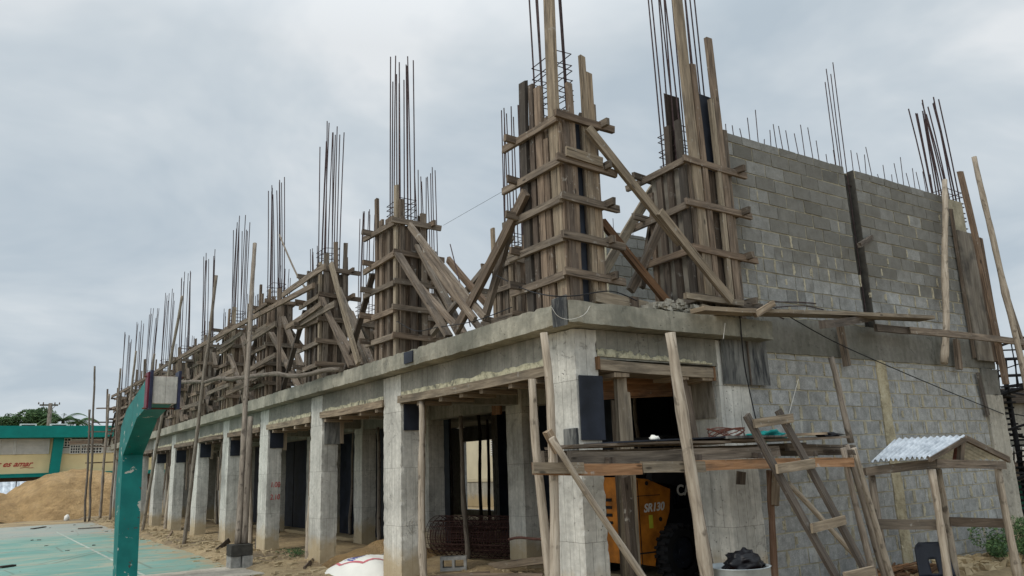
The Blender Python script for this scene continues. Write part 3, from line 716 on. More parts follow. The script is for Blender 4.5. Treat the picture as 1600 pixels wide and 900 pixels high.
# right-hand form beside the block wall
tR = tower(1.98, 0.0, .74, .62, 'broad timber column form between the corner form and the grey block wall', False, 5.35, (3.52, 4.12, 4.72, 5.3), seed=301, open_dark=False, braces=False)
for (u0, v0, u1, v1, w, m_, rn) in ((1052, -60, 1092, 285, .15, MWL, (.75, .3)), (1106, 60, 1135, 300, .11, MW, (.8, .4)), (1081, 100, 1103, 285, .09, MW, (.7, .5)), (1110, 155, 1125, 300, .07, MWL, (.8, .1))):
    stick(tR, 'stud', at(u1, v1, 'y', -.075)-Vector((0, 0, 1.5)), at(u0, v0, 'y', -.075), w, .05, X3, m_, rn)
q = MB(); q.box(2.22, 2.62, .0, .03, 5.2, 6.38, None, .01); q.build('black_panel', MBLK, tR)
q = MB(); q.box(1.97, 2.22, .25, .28, 5.2, 6.4, (.2, .9), .01); q.build('side_panel', MWD, tR)
lab = 'long rebar bundle beside the grey block wall, running out of the top of the photo'
tie0[lab] = 5.45
rebars(2.0, .05, .55, .4, lab, 3.4, 9.2, 13, (.02, .05), seed=62, tall_ties=5, r=.0105)
lab = 'thick rebar bundle at the far right end of the block wall'
tie0[lab] = 5.35
rebars(8.58, .07, .5, .3, lab, 4.9, 7.95, 14, (-.10, .02), seed=63, tall_ties=9, r=.0125)
lab = 'four slender bars rising from the dark joint of the block wall'
tie0[lab] = 5.7
rebars(5.52, .1, .18, .1, lab, 3.5, 7.85, 4, (-.05, 0), seed=64, tall_ties=1, r=.008)
# ------------------------------------------------------------------ loose diagonal braces
def brace(pts, w, t, label, mat=MW, up=None, rn=None, name='diagonal_brace'):
    q = MB(); q.board(pts[0], pts[1], w, t, up=up or X3, rn=rn); tag(q.build(name, mat), label, 'brace', 'diagonal timber braces')
brace([at(918, 200, 'y', -.19), at(1063, 380, 'y', -.19)], .11, .05, 'long upper diagonal plank running down from the top of the corner form to the right', MWL, Z3, (.6, .3))
brace([at(1030, 330, 'y', -.24), at(1143, 470, 'y', -.24)], .11, .05, 'lower diagonal plank ending at the foot of the broad form by the block wall', MWL, Z3, (.65, .3))
brace([at(940, 345, 'y', .25), at(1041, 470, 'y', .15)], .09, .06, 'reddish brown diagonal plank between the corner form and the broad form', MWO, Z3, (.25, .5))
brace([at(1028, 285, 'y', .9), at(942, 428, 'y', .9)], .13, .04, 'pale grey diagonal plank behind the long brace, leaning the other way', MWL, Z3, (.9, .0))
brace([at(1035, 345, 'y', .35), at(985, 455, 'y', .35)], .10, .06, 'short dark diagonal strut left of the broad form', MW, Z3, (.35, .3))
brace([at(1022, 325, 'y', .8), at(1003, 450, 'y', .8)], .08, .05, 'second dark strut left of the broad form, behind the first', MW, Z3, (.3, .2))
brace([at(822, 300, 'x', -.17), at(712, 517, 'x', -.17)], .13, .06, 'thick dark diagonal plank left of the corner form with its foot on the slab edge', MW, Y3, (.45, .4))
brace([at(806, 325, 'x', .1), at(757, 498, 'x', -.12)], .12, .06, 'dark diagonal plank right of the thick one, left of the corner form', MW, Y3, (.4, .2))
brace([at(800, 370, 'x', .35), at(675, 522, 'x', .0)], .10, .06, 'pale diagonal plank crossing behind the thick dark plank left of the corner form', MW, Y3, (.6, .0))
brace([at(700, 405, 'x', .0), at(765, 480, 'x', .15)], .09, .05, 'brown diagonal plank running down right between the second and corner forms', MW, Y3, (.6, .8))
brace([at(640, 352, 'x', -.14), at(758, 497, 'x', -.14)], .09, .05, 'pale diagonal plank running down right from the top of the second form', MW, Y3, (.95, .1))
brace([at(662, 392, 'x', -.2), at(742, 500, 'x', -.2)], .09, .05, 'pale plank lapped onto the brace right of the second form', MW, Y3, (1, .2))
brace([at(517, 412, 'x', -.2), at(560, 568, 'x', -.2)], .11, .05, 'pale diagonal plank on the near side of the third form', MWL, Y3, (.6, .3))
# ------------------------------------------------------------------ long ledgers, planks on the slab
def plank(a, b, w, t, label, mat=MW, up=None, rn=None, group=None, cat='plank', name='plank'):
    q = MB(); q.board(a, b, w, t, up=up or Z3, rn=rn); return tag(q.build(name, mat), label, cat, group)
def pole(a, b, r, label, mat=MBK, bend=.03, group=None, cat='timber pole', name='timber_pole', r1=None, rn=None):
    q = MB(); q.pole(a, b, r, bend, r1=r1, rn=rn); return tag(q.build(name, mat), label, cat, group)
plank((-.42, 7.0, 4.97), (-.42, 19.5, 5.25), .10, .05, 'long sloping ledger plank nailed across the left-hand forms, near half', MW, rn=(.7, .4))
plank((-.46, 19.2, 5.25), (-.46, 33.5, 5.42), .10, .05, 'long ledger plank nailed across the left-hand forms, far half', MW, rn=(.6, .3))
pole(at(275, 597, 'x', -.75), at(532, 578, 'x', -.3), .05, 'crooked horizontal pole in front of the forms, right of the teal post head', MBK, .10)
random.seed(31)
for i, (y0, L, z, x) in enumerate(((9.6, 2.4, 4.72, -.3), (12.6, 3.1, 4.1, -.34), (12.2, 2.4, 4.95, -.3), (15.5, 3.0, 3.62, -.36), (18.5, 3.1, 4.5, -.3), (22, 3, 3.9, -.34), (25, 4, 4.7, -.3), (11.0, 2.0, 3.62, -.4), (29, 3.5, 4.1, -.3))):
    plank((x, y0, z), (x, y0+L, z+RU(-.06, .06)), .11, .04, 'short horizontal board nailed across the outer face of the left-hand forms, %s from the corner' % ORD[i], MW, rn=(RU(.5, .9), RU(0, .5)), group='boards nailed across the outer face of the forms')
# planks sticking out at the far end
for i, (y, z, x) in enumerate(((34.6, 3.9, -1.2), (34.9, 4.35, -1.0), (34.4, 3.2, -1.4), (35.0, 5.0, -.9), (34.7, 2.5, -1.2))):
    plank((x, y, z), (.5, y+.1, z+.03), .16, .05, 'plank end sticking out of the far left end of the building, %s from below' % ORD[sorted([3.9, 4.35, 3.2, 5.0, 2.5]).index(z)], MW, up=Y3, group='plank ends at the far end')
# tall outer scaffold poles
sc = [((-.62, 8.75, .33), (-.5, 10.7, 6.72), .055, 'tall crooked scaffold pole standing on the stack of blocks'),
      ((-.8, 14.9, 0), (-.55, 14.0, 6.72), .05, 'tall scaffold pole outside the fifth bay, right of the teal post'),
      ((-.75, 21.3, 0), (-.55, 18.3, 7.05), .05, 'tall scaffold pole just right of the teal post'),
      ((-.7, 24.4, 0), (-.5, 22.8, 5.9), .05, 'scaffold pole seen just above the teal post head'),
      ((-.6, 28.2, 0), (-.5, 27.0, 6.6), .05, 'scaffold pole left of the teal post head'),
      ((-.5, 34.0, 0), (-.5, 34.2, 5.6), .06, 'outermost scaffold pole at the far left end of the building'),
      ((-.4, 31.5, 0), (-.5, 31.0, 6.4), .05, 'second scaffold pole from the far left end of the building')]
for a, b, r, l in sc: pole(a, b, r, l, group='tall scaffold poles along the facade', rn=(RU(.5, .9), .5))
pole((-.54, 8.85, .33), (-.42, 9.3, 2.75), .06, 'short doubled pole strapped beside the tall pole on the block stack', MBK, rn=(.3, .5))
pole(at(133, 815, 'z', 0), at(140, 640, 'y', 33), .05, 'short one of the two leaning poles in front of the sand mound', MBK, .06, rn=(.15, .5))
pole(at(139, 815, 'z', 0), at(148, 572, 'y', 32.6), .05, 'tall one of the two leaning poles in front of the sand mound', MBK, .12, rn=(.2, .5))
plank(at(108, 692, 'y', 33.5), at(160, 690, 'y', 33.5), .16, .05, 'horizontal board tied across the two leaning poles at the sand mound', MW)
stk = [(8.3, .12, 2.52, 0), (11.6, .1, 2.6, 1), (15.2, .1, 2.6, 0), (18.2, .1, 2.6, 1), (22.0, .1, 2.6, 0), (25.3, .1, 2.6, 1), (28.3, .1, 2.6, 0), (31.8, .1, 2.6, 0), (13.0, .2, 2.6, 1), (19.5, .2, 2.6, 0), (23.0, .2, 2.6, 0)]
random.seed(9)
pole((-.12, 3.32, 0), (.02, 3.62, 2.6), .055, 'knotty bark prop in the first bay beside the second column', MBL, .05, r1=.042, rn=(.7, .5))
for i, (y, x, z, d) in enumerate(stk):
    t = thing('timber_prop', 'timber prop holding the facade beam, %s of the row behind the third column' % ORD[i], 'prop', (x, y, 0), 'props under the facade beam')
    MB().pole((x+RU(-.1, .1), y, -.05), (x, y+RU(-.15, .15), z-(.55 if d == 0 else 0)), .055, .06).build('post', MBK if i % 2 else MBL, t)
    if d == 0:
        q = MB(); q.board((x, y+.0, z-1.0), (x, y, z), .09, .05, up=X3, rn=(.6, .4)); q.build('extension', MW, t)
        for s_ in (-1, 1):
            q = MB(); q.board((x+s_*.08, y, z-1.3), (x+s_*.08+RU(-.02, .02), y, z-.45), .06, .03, up=Y3, rn=(.75, .3)); q.build('splice_board', MW, t)
# props in the dark ground floor
random.seed(12); i = 0
for (x, y) in [(2.0, 5.8), (1.9, 9.2), (1.9, 12.3), (1.9, 16), (1.8, 19), (1.8, 22.5)]+[(RU(2.9, 8), RU(3.5, 30)) for _ in range(34)]:
    o = MB().pole((x, y, 0), (x+RU(-.1, .1), y+RU(-.1, .1), 2.55 if x < 2.2 else 3.05), .045, .08).build('shoring_prop', MBK)
    tag(o, 'crooked timber shoring prop standing in the dark ground floor behind the columns', 'prop', 'shoring props inside the dark ground floor')
for i, (u, v0, v1, rn) in enumerate(((706, 690, 845, .2), (752, 690, 820, .3), (765, 700, 800, .1))):
    a = at(u, v1, 'y', [9, 12, 14][i]); a.z = .05; b = Vector((a.x, a.y, 3.05))
    tag(MB().pole(a, b, .05, .05, rn=(rn, .4)).build('shoring_prop', MBK), 'timber prop standing out against the bright rear opening, %s from the left' % ORD[i], 'prop', 'shoring props inside the dark ground floor')

# ------------------------------------------------------------------ near props and work platform
YP = -1.02
def pl(u, v, y=YP): return at(u, v, 'y', y)
def gnd(a, b):   # extend a->b downwards to the ground
    d = b-a; return a+d*((-.03-a.z)/d.z)
a, b = pl(831, 592, -.95), pl(856, 905, -.95); pole(gnd(a, b), a, .044, 'left of the two bark poles standing in front of the corner column', MBL, .05, r1=.034, rn=(.8, .5))
a, b = pl(849, 520, -1.08), pl(868, 905, -1.08); pole(gnd(a, b), a, .046, 'right and taller of the two bark poles standing in front of the corner column', MBL, .05, r1=.035, rn=(.85, .5))
a, b = pl(1047, 520, -1.2), pl(1104, 905, -1.2); pole(gnd(a, b), a, .062, 'thick pale bark pole standing in front of the right-hand opening', MBL, .03, r1=.05, rn=(.75, .5))
a, b = pl(1078, 735, -.9), pl(1112, 905, -.9); plank(gnd(a, b), a, .12, .05, 'dark plank leg right behind the thick bark pole', MWD, X3, (.8, .3))
a, b = pl(862, 684, -1.22), pl(1006, 903, -1.3); pole(gnd(a, b), a, .034, 'slender diagonal pole crossing in front of the corner column', MBL, .03, rn=(.7, .5))
q = MB(); a = pl(862, 690, -1.16); q.board(a+Vector((-.04, 0, .09)), a+Vector((.06, 0, -.08)), .07, .05, rn=(.8, .9)); tag(q.build('wood_cleat', MWL), 'small split cleat nailed where the diagonal pole meets the bark poles', 'cleat')
wp = thing('work_platform', 'makeshift timber work platform in front of the right-hand opening and block wall', 'scaffold', (1, YP, 0))
def wb(n, a, b, w, t, m_, rn, up=Z3):
    q = MB(); q.board(a, b, w, t, up=up, rn=rn); return q.build(n, m_, wp)
wb('front_beam', pl(833, 732, -1.14), pl(1000, 733, -1.14), .10, .045, MWO, (.8, .3))
wb('front_beam', pl(1003, 730, -1.145), pl(1100, 729, -1.145), .10, .045, MWL, (.6, .1))
wb('front_beam', pl(1080, 728, -1.10), pl(1332, 722, -1.10), .10, .045, MWO, (1.0, .2))
wb('front_beam', pl(833, 731, -1.175), pl(912, 731, -1.175), .092, .02, MWL, (.6, .3))
wb('deck_beam', pl(890, 715, -1.0), pl(1062, 712, -1.0), .11, .05, MW, (.5, .0))
wb('deck_beam', pl(1050, 711, -.98), pl(1216, 705, -.98), .11, .05, MW, (.75, .1))
wb('deck_beam', pl(1230, 702, -.7), pl(1335, 703, -.7), .12, .05, MW, (.6, .1))
wb('deck_beam', (-.7, -.3, 1.69), (3.3, -.3, 1.72), .11, .05, MW, (.4, .1))
for i, (x0, x1, y, z) in enumerate(((-.85, 1.2, -.88, 1.762), (-.8, 1.9, -.66, 1.77), (-.7, 1.6, -.44, 1.765), (1.2, 3.25, -.86, 1.795), (1.6, 3.3, -.62, 1.80), (1.3, 3.25, -.38, 1.795))):
    wb('deck_board', (x0, y, z), (x1, y, z+.015), .20, .025, MW, (RU(.4, .9), .2), Y3)
for x in (-.5, .6, 1.5, 2.4, 3.1): wb('cross_bearer', (x, -1.08, 1.63), (x, -.2, 1.66), .06, .08, MWD, (.8, .3))
MB().pole(at(1206, 900, 'y', -.35)-Z3*.5, at(1202, 735, 'y', -.35), .045, .03, rn=(.5, .5)).build('leg', MRBK, wp)
wb('leg', at(1213, 738, 'y', -.42), at(1211, 790, 'y', -.42), .10, .03, MWL, (.5, .7), X3)
wb('leg', at(1158, 737, 'y', -.45), at(1158, 757, 'y', -.45), .1, .05, MWD, (.8, .3), X3)
for k, (u0, v0, u1, v1, m_) in enumerate(((1322, 695, 1386, 905, MW), (1334, 700, 1394, 905, MWL), (1318, 700, 1366, 905, MW))):
    y = -.95-.05*k; a, b = pl(u0, v0, y), pl(u1, v1, y); MB().pole(gnd(a, b), a, .042, .03, rn=(.6, .5)).build('leg', MBK if k != 1 else MBL, wp)
a, b = at(1232, 755, 'y', -.75), at(1372, 905, 'y', -.85); MB().pole(gnd(a, b), a, .036, .03, rn=(.8, .5)).build('strut', MBL, wp)
# plank column in the opening
pc = thing('plank_prop', 'square plank prop holding up the beam of the right-hand opening', 'prop', (.85, .1, 0))
for k, (u0, u1, w, m_, rn, top) in enumerate(((964, 977, .14, MWL, (.7, .2), 582), (975, 988, .05, MWL, (1, .1), 612), (955, 968, .04, MW, (.6, .2), 625))):
    a = at(u0+4, top, 'y', .1+.04*k); b = at(u1+6, 880, 'y', .1+.04*k); q = MB(); q.board(gnd(a, b), a, w, .06, up=X3, rn=rn); q.build('post', m_, pc)
a, b = at(977, 745, 'y', -.05), at(989, 880, 'y', -.05); q = MB(); q.board(gnd(a, b), a, .09, .06, up=X3, rn=(.7, .5)); q.build('post', MWD, pc)
for k, (u0, v0, u1, v1) in enumerate(((1066, 590, 1088, 690), (1073, 605, 1090, 692))):
    plank(at(u1, v1+18, 'y', .12+.06*k), at(u0, v0, 'y', .12+.06*k), .08, .05, ('thin plank prop just right of the thick bark pole', 'second thin plank prop leaning right of the thick bark pole')[k], MW, X3, (.7, .3), cat='prop', name='plank_prop')
pole(at(1330, 692, 'y', -.35), at(1298, 558, 'y', -.3), .045, 'bark pole rising from the right end of the platform against the block wall', MBK, .03, rn=(.8, .5))
# things lying on the platform
q = MB(); q.box(-.35, 1.15, -1.0, -.5, 1.785, 1.8); q.v = [Vector(v)+Vector((0, 0, .035 if v[0] > 0 else 0)) for v in q.v]
tag(q.build('formwork_sheet', MBLK), 'thin black plywood sheet lying on the left half of the platform', 'sheet')
q = MB(); q.box(1.1, 2.2, -1.03, -.55, 1.815, 1.83, None, .008); tag(q.build('formwork_sheet', MPLY), 'thin grey stained sheet lying on the middle of the platform', 'sheet')
def blob(c, r, name, mat, label, cat, n=16, amp=.3, seed=0):
    q = MB(); m_ = n//2
    for j in range(m_+1):
        for i in range(n):
            t, p_ = math.pi*j/m_, 2*math.pi*i/n; d = Vector((math.sin(t)*math.cos(p_), math.sin(t)*math.sin(p_), math.cos(t)))
            k = 1+amp*noise.noise(d*1.7+Vector((seed, 0, 0)))+amp*.5*noise.noise(d*4+Vector((seed, 5, 0)))
            q.v.append(Vector(c)+Vector((d.x*r[0], d.y*r[1], d.z*r[2]))*k)
    for j in range(m_):
        for i in range(n): q.face([j*n+i, j*n+(i+1) % n, (j+1)*n+(i+1) % n, (j+1)*n+i][::-1], None, None, True)
    o = q.build(name, mat); return tag(o, label, cat) if label else o
blob((2.12, -.72, 1.84), (.24, .14, .05), 'cloth', MTEAC, 'crumpled teal cloth on the platform behind the ladder', 'cloth', 24, .9, 3)
blob((.35, -.75, 1.83), (.05, .045, .03), 'mortar_lump', MSAC, 'small white lump lying on the black sheet of the platform', 'lump', 14, .5, 4)
plank((2.35, -.8, 1.85), (3.0, -.8, 1.86), .10, .025, 'short yellowish board lying on the right end of the platform', MWL, Y3, (1, .9))
blob((3.1, -.8, 1.84), (.17, .08, .03), 'cloth', MBAG, 'dark rag at the right end of the platform', 'cloth', 20, .8, 8)
q = MB(); random.seed(2)
for i in range(5):
    pts = []; a0 = RU(0, 3)
    for k in range(16): t = k/15*math.pi*1.6+a0; pts.append((1.45+.25*math.cos(t)*RU(.9, 1.1), -.7+.12*math.sin(t), 1.83+.10*abs(math.sin(t*.7+i))))
    q.tube(pts, .006, 5)
tag(q.build('wire_coil', MRR), 'tangle of rusty tie wire on the platform left of the ladder', 'wire')
# ladder
ld = thing('ladder', 'home-made timber ladder with pale flat rungs leaning on the platform', 'ladder', (2.0, -1.6, 0))
ra, rb = pl(1166, 648, -1.22), pl(1310, 905, -1.66); la, lb = pl(1216, 642, -1.22), pl(1358, 905, -1.66)
for a, b in ((ra, rb), (la, lb)):
    q = MB(); q.board(a, gnd(a, b), .085, .04, up=X3, rn=(.75, .2)); q.build('rail', MWD, ld)
for (u0, v0, u1, v1) in ((1178, 662, 1238, 653), (1214, 733, 1272, 724), (1268, 826, 1320, 812), (1320, 902, 1366, 892)):
    t = (v0-648)/(905-648); y = -1.22-.44*t-.06; q = MB(); q.board(at(u0, v0, 'y', y), at(u1, v1, 'y', y), .09, .03, up=Z3, rn=(.8, .3)); q.build('rung', MWL, ld)
# cables, ropes
def cable(pts, r, label, cat='cable', mat=MCAB, name='cable'):
    q = MB(); P = [Vector(p) for p in pts]; out = []
    for i in range(len(P)-1):
        p0, p1, p2, p3 = P[max(i-1, 0)], P[i], P[i+1], P[min(i+2, len(P)-1)]
        for k in range(8):
            t = k/8; out.append(.5*((2*p1)+(p2-p0)*t+(2*p0-5*p1+4*p2-p3)*t*t+(3*p1-p0-3*p2+p3)*t**3))
    out.append(P[-1]); q.tube(out, r, 6); return tag(q.build(name, mat), label, cat)
cable([at(1205, 478, 'y', -.3), at(1300, 532, 'y', -.2), at(1400, 577, 'y', -.1), at(1490, 615, 'y', -.05), at(1568, 647, 'y', -.04)], .0075, 'black cable running diagonally down across the block wall')
cable([at(1155, 480, 'y', -.32), at(1162, 560, 'y', -.2), at(1170, 605, 'y', -.1), at(1181, 655, 'y', -.1)], .008, 'dark cable hanging down over the stained plywood beside the block wall')
cable([at(693, 352, 'x', .0), at(740, 325, 'x', .0), at(784, 300, 'x', .1)], .0022, 'thin wire strung from the second form towards the corner form', 'wire', name='wire')
cable([at(775, 430, 'x', -.2), at(820, 452, 'x', -.2), at(860, 462, 'y', -.25), at(900, 462, 'y', -.28), at(955, 455, 'y', -.28), at(995, 470, 'y', -.28)], .007, 'dark electric cable looping around the foot of the corner form')
cable([at(620, 502, 'x', -.2), at(650, 517, 'x', -.22), at(680, 512, 'x', -.2), at(740, 502, 'x', -.25), at(800, 480, 'x', -.25)], .006, 'dark cable lying along the slab edge below the second form')
cable([at(862, 480, 'y', -.29), at(872, 494, 'y', -.3), at(890, 499, 'y', -.3), at(912, 492, 'y', -.3), at(922, 478, 'y', -.28)], .002, 'pale string looped over the slab corner', 'string', MSAC, 'string')
cable([at(1133, 505, 'y', -.3), at(1130, 530, 'y', -.3)], .004, 'short pale string hanging below the slab near the stained plywood', 'string', MSAC, 'string')
cable([at(1180, 620, 'y', 0)+Vector((.9, 0, .25)), at(1232, 650, 'y', 0)], .004, 'thin white line hanging on the block wall above the platform', 'string', MSAC, 'string')
cable([at(700, 205, 'x', 0)+Vector((0, 0, -1.7)), at(718, 440, 'x', -.1), at(735, 510, 'x', -.2)], .008, 'bent reinforcing bar sticking up between the second and corner forms', 'rebar', MRB, 'bent_bar')
for k, (a, b) in enumerate(((1200, 472), (1212, 480), (1150, 492))):
    cable([at(a, b, 'y', -.1), at(a+45, b-2*k, 'y', .0), at(a+75, b+2+k*2, 'y', .01)], .007, ('upper of the starter bars sticking out of the slab end towards the block wall', 'middle of the starter bars sticking out of the slab end', 'lowest starter bar at the slab end')[k], 'rebar', MRB, 'starter_bar')
cable([at(436, 350+30, 'x', 0)+Vector((0, 0, .2)), at(470, 440, 'x', 0), at(505, 470, 'x', .1)], .02, 'curved branch brace between the third and fourth forms', 'branch', MBK, 'branch')
# boards against the block wall
plank(at(1125, 487, 'y', -.34), at(1448, 498, 'y', -.34), .26, .05, 'long walkway plank laid from the slab corner along the block wall', MWL, Y3, (.6, .2))
plank(at(1090, 484, 'y', -.42), at(1170, 488, 'y', -.42), .22, .05, 'short pale plank under the near end of the walkway plank', MWL, Y3, (.8, .4))
plank(at(1180, 492, 'y', -.5), at(1208, 474, 'y', -.5), .07, .05, 'stub of wood tied on the near end of the walkway plank', MWL, Z3, (.7, .6))
plank(at(1368, 512, 'y', -.3), at(1470, 520, 'y', -.3), .10, .05, 'dark end piece of the far horizontal board on the block wall', MWD, Z3, (.9, .3))
plank(at(1420, 516, 'y', -.35), at(1597, 535, 'y', -.35), .10, .05, 'far horizontal board running to the right edge along the block wall', MW, Z3, (.9, .2))
plank(at(1285, 507, 'y', -.75), at(1372, 493, 'y', -.05), .10, .08, 'dark bracket timber jutting from the block wall under the walkway plank', MWD, Z3, (.9, .3))
plank(at(1312, 508, 'y', -.08), at(1324, 572, 'y', -.08), .10, .06, 'short upright board below the dark bracket timber', MW, X3, (.6, .2))
plank(at(1494, 530, 'y', -.08), at(1499, 577, 'y', -.08), .11, .06, 'short upright board below the far horizontal board', MW, X3, (.8, .3))
pole(at(1475, 568, 'y', -.12), at(1476, 282, 'y', -.12), .055, 'crooked upright pole against the far part of the block wall', MBL, .08, rn=(.7, .5))
plank(at(1500, 268, 'y', -.28), at(1572, 600, 'y', -.28), .12, .06, 'tall upright plank at the far end of the block wall', MW, X3, (.55, .8))
pole(at(1600, 590, 'y', -.4)+Vector((.1, 0, -.6)), at(1522, 245, 'y', -.4), .055, 'rightmost tall round pole leaning past the end of the wall', MBL, .02, rn=(.6, .5))
plank(at(1567, 440, 'y', -.35), at(1601, 545, 'y', -.35), .08, .04, 'short plank lapped onto the rightmost tall pole', MW, X3, (.8, .2))
plank(at(1343, 383, 'y', -.35), at(1364, 369, 'y', .1), .07, .05, 'wooden peg sticking out of the dark joint of the block wall', MWD, Z3, (.9, .2))
for k, (u, v, u2, v2) in enumerate(((1070, 462, 1160, 474), (1095, 480, 1120, 487))):
    plank(at(u, v, 'y', -.2), at(u2, v2, 'y', -.2), .07, .05, ('thin pale rail across the foot of the broad form', 'short offcut under the pale rail of the broad form')[k], MWL, Z3, (.7, .2))
plank(at(930, 462, 'y', -.12), at(1018, 482, 'y', -.12), .13, .03, 'low board lying on edge on the slab between the corner form and broad form', MWL, Z3, (.7, .2))
q = MB(); a = at(990, 468, 'y', -.15); q.box(a.x-.05, a.x+.05, a.y-.03, a.y+.03, 3.28, 3.42); tag(q.build('wood_block', MWD), 'small dark wood block on the slab between the corner form and broad form', 'block')
q = MB(); random.seed(44)
for i in range(420):
    x, y = RU(.9, 2.5), RU(-.2, .5); s_ = RU(.012, .045); h = .14*math.exp(-((x-1.5)/.45)**2)+.02
    q.obox((x, y, 3.285+RU(0, h)), [X3, Y3, Z3], (s_, s_*RU(.6, 1), s_*.7), None, s_*.3)
tag(q.build('rubble', MCP), kind='stuff'); bpy.data.objects['rubble']['label'] = 'loose concrete rubble on the slab edge between the corner form and broad form'; bpy.data.objects['rubble']['category'] = 'rubble'

# ------------------------------------------------------------------ basketball post
bp = thing('basketball_post', 'bent teal concrete basketball post with chipped paint at the edge of the court', 'post', (-3.25, 7.3, 0))
X0 = -3.27
outer = [(176, 912), (179, 760), (188, 668), (198, 640), (229, 592)]; inner = [(236, 632), (214, 640), (192, 712), (181, 912)]
# profile in the plane x = X0, taken as real dimensions
prof = [(7.85, -.1), (8.3, 1.53), (8.22, 2.5), (7.72, 2.75), (6.0, 3.06), (5.56, 3.03), (5.56, 2.67), (6.63, 2.54), (7.78, 2.02), (7.52, -.1)]
def proj(p):
    d = Vector(p)-CP; z = d.dot(Fv); return 800+FPX*d.dot(Rv)/z, 450-FPX*d.dot(Uv)/z
q = MB(); q.prism([(X0, y, z) for y, z in prof], (.30, 0, 0)); pb = q.build('post_body', MTE, bp)
q = MB(); q.box(X0+.01, X0+.33, 5.44, 5.56, 2.66, 3.04); q.build('end_block', MCC, bp)
for s_, m_ in ((X0-.036, MNAV), (X0+.335, MNAV)):
    q = MB(); q.box(s_, s_+.035, 5.40, 5.66, 2.58, 3.12); q.build('steel_plate', m_, bp)
q = MB(); q.box(X0-.06, X0-.037, 5.46, 5.68, 2.60, 3.10); q.build('steel_plate', MMAR, bp)
for z in (2.6, 3.05):
    q = MB(); q.tube([(X0-.09, 5.6, z), (X0+.43, 5.6, z)], .012, 8); q.build('bolt', MRR, bp)

# ------------------------------------------------------------------ bits on the ground
def hollow_block(name, c, ax, label, mat, flat=False, group=None):
    t = MB(); L, Hh, D = .2, .1, .1
    A, B_, C_ = ax; c = Vector(c)
    for s_ in (-1, 1): t.obox(c+C_*(s_*(D-.022)), [A, B_, C_], (L, Hh, .022), (.5, .5), .002)
    for s_ in (-1, 0, 1): t.obox(c+A*(s_*(L-.022)), [B_, C_, A], (Hh, D-.044, .020), (.5, .5), .002)
    return tag(t.build(name, mat), label, 'concrete block', group)
hollow_block('concrete_block', at(709, 880, 'z', .22), [X3*.83-Y3*.55, X3*.55+Y3*.83, Z3], 'hollow concrete block lying on its side in the first bay, its two cells facing out', MGBL)
def solid_block(c, half, mat, label):
    q = MB(); q.rough(c[0]-half[0], c[0]+half[0], c[1]-half[1], c[1]+half[1], c[2]-half[2], c[2]+half[2], .05, .004, .012); tag(q.build('concrete_block', mat), label, 'concrete block', 'blocks under the tall scaffold pole')
cx, cy = -.62, 8.75
p_ = at(352, 890, 'z', .03); print('stack', p_)
sx, sy = -1.12, 8.62
solid_block((sx-.09, sy+.06, .125), (.085, .17, .1), MGBL, 'grey block at the lower left of the stack under the tall pole')
solid_block((sx+.10, sy-.02, .125), (.085, .17, .1), MGBL, 'grey block at the lower right of the stack under the tall pole')
solid_block((sx, sy+.02, .33), (.19, .17, .095), MDBL, 'dark block topping the stack under the tall pole')
for o in bpy.data.objects:
    if o.get('label') == 'tall crooked scaffold pole standing on the stack of blocks': bpy.data.objects.remove(o, do_unlink=True); break
pole((sx-.04, sy+.03, .42), (-.5, 10.7, 6.72), .055, 'tall crooked scaffold pole standing on the stack of blocks', group='tall scaffold poles along the facade', rn=(.7, .5))
for o in bpy.data.objects:
    if o.get('label', '').startswith('short doubled pole'): bpy.data.objects.remove(o, do_unlink=True); break
pole((sx+.08, sy+.03, .42), (-.85, 9.25, 2.75), .065, 'short doubled pole strapped beside the tall pole on the block stack', MBK, .03, rn=(.45, .5))
# loose boards and litter
random.seed(77)
bl = [((-.75, 11.9, .05), (-.1, 13.4, .16), 'loose board lying on the sand beside the third and fourth columns'), ((-.9, 16.5, .05), (-.2, 19.5, .08), 'thin loose board lying on the sand by the far columns'),
      ((.4, 6.2, .12), (.7, 5.6, .45), 'short offcut leaning beside the white sack'), ((.2, 3.5, .16), (1.3, 2.6, .14), 'board lying on the sand in front of the hollow block'), ((-.3, 4.0, .1), (.9, 3.3, .15), 'split board lying in the first bay by the bark prop'),
      ((1.5, 4.3, .12), (2.0, 3.0, .3), 'plank leaning behind the hollow block'), ((-.5, 6.9, .06), (.2, 8.3, .08), 'board lying at the foot of the third column')]
for a, b, l in bl: plank(a, b, .11, .035, l, MWL if RU(0, 1) < .5 else MW, (0, .7, .7))
q = MB()
for i in range(900):
    x, y = random.gauss(-.45, .45), RU(6, 34); s_ = RU(.012, .05); q.obox((x, y, gh(x, y)+s_*.2), [X3, Y3, Z3], (s_*RU(.7, 1.6), s_, s_*.5), None, s_*.35)
for i in range(500):
    x, y = RU(-1, 3), RU(-1.5, 4.5); s_ = RU(.01, .035); q.obox((x, y, gh(x, y)+s_*.2), [X3, Y3, Z3], (s_*RU(.7, 1.6), s_, s_*.5), None, s_*.35)
tag(q.build('gravel', MCP), 'broken stones and gravel scattered along the foot of the columns', 'gravel', kind='stuff')
q = MB()
for i in range(45):
    p_ = Vector((RU(-14, -1.3), RU(9.5, 30), .01)); a = RU(0, 3); L = RU(.02, .06); q.obox(p_+Z3*.006, [Vector((math.cos(a), math.sin(a), 0)), Vector((-math.sin(a), math.cos(a), 0)), Z3], (L, RU(.01, .03), .008), None, .006)
tag(q.build('litter', MDBL), 'dark scraps and leaves scattered over the painted court', 'litter', kind='stuff')
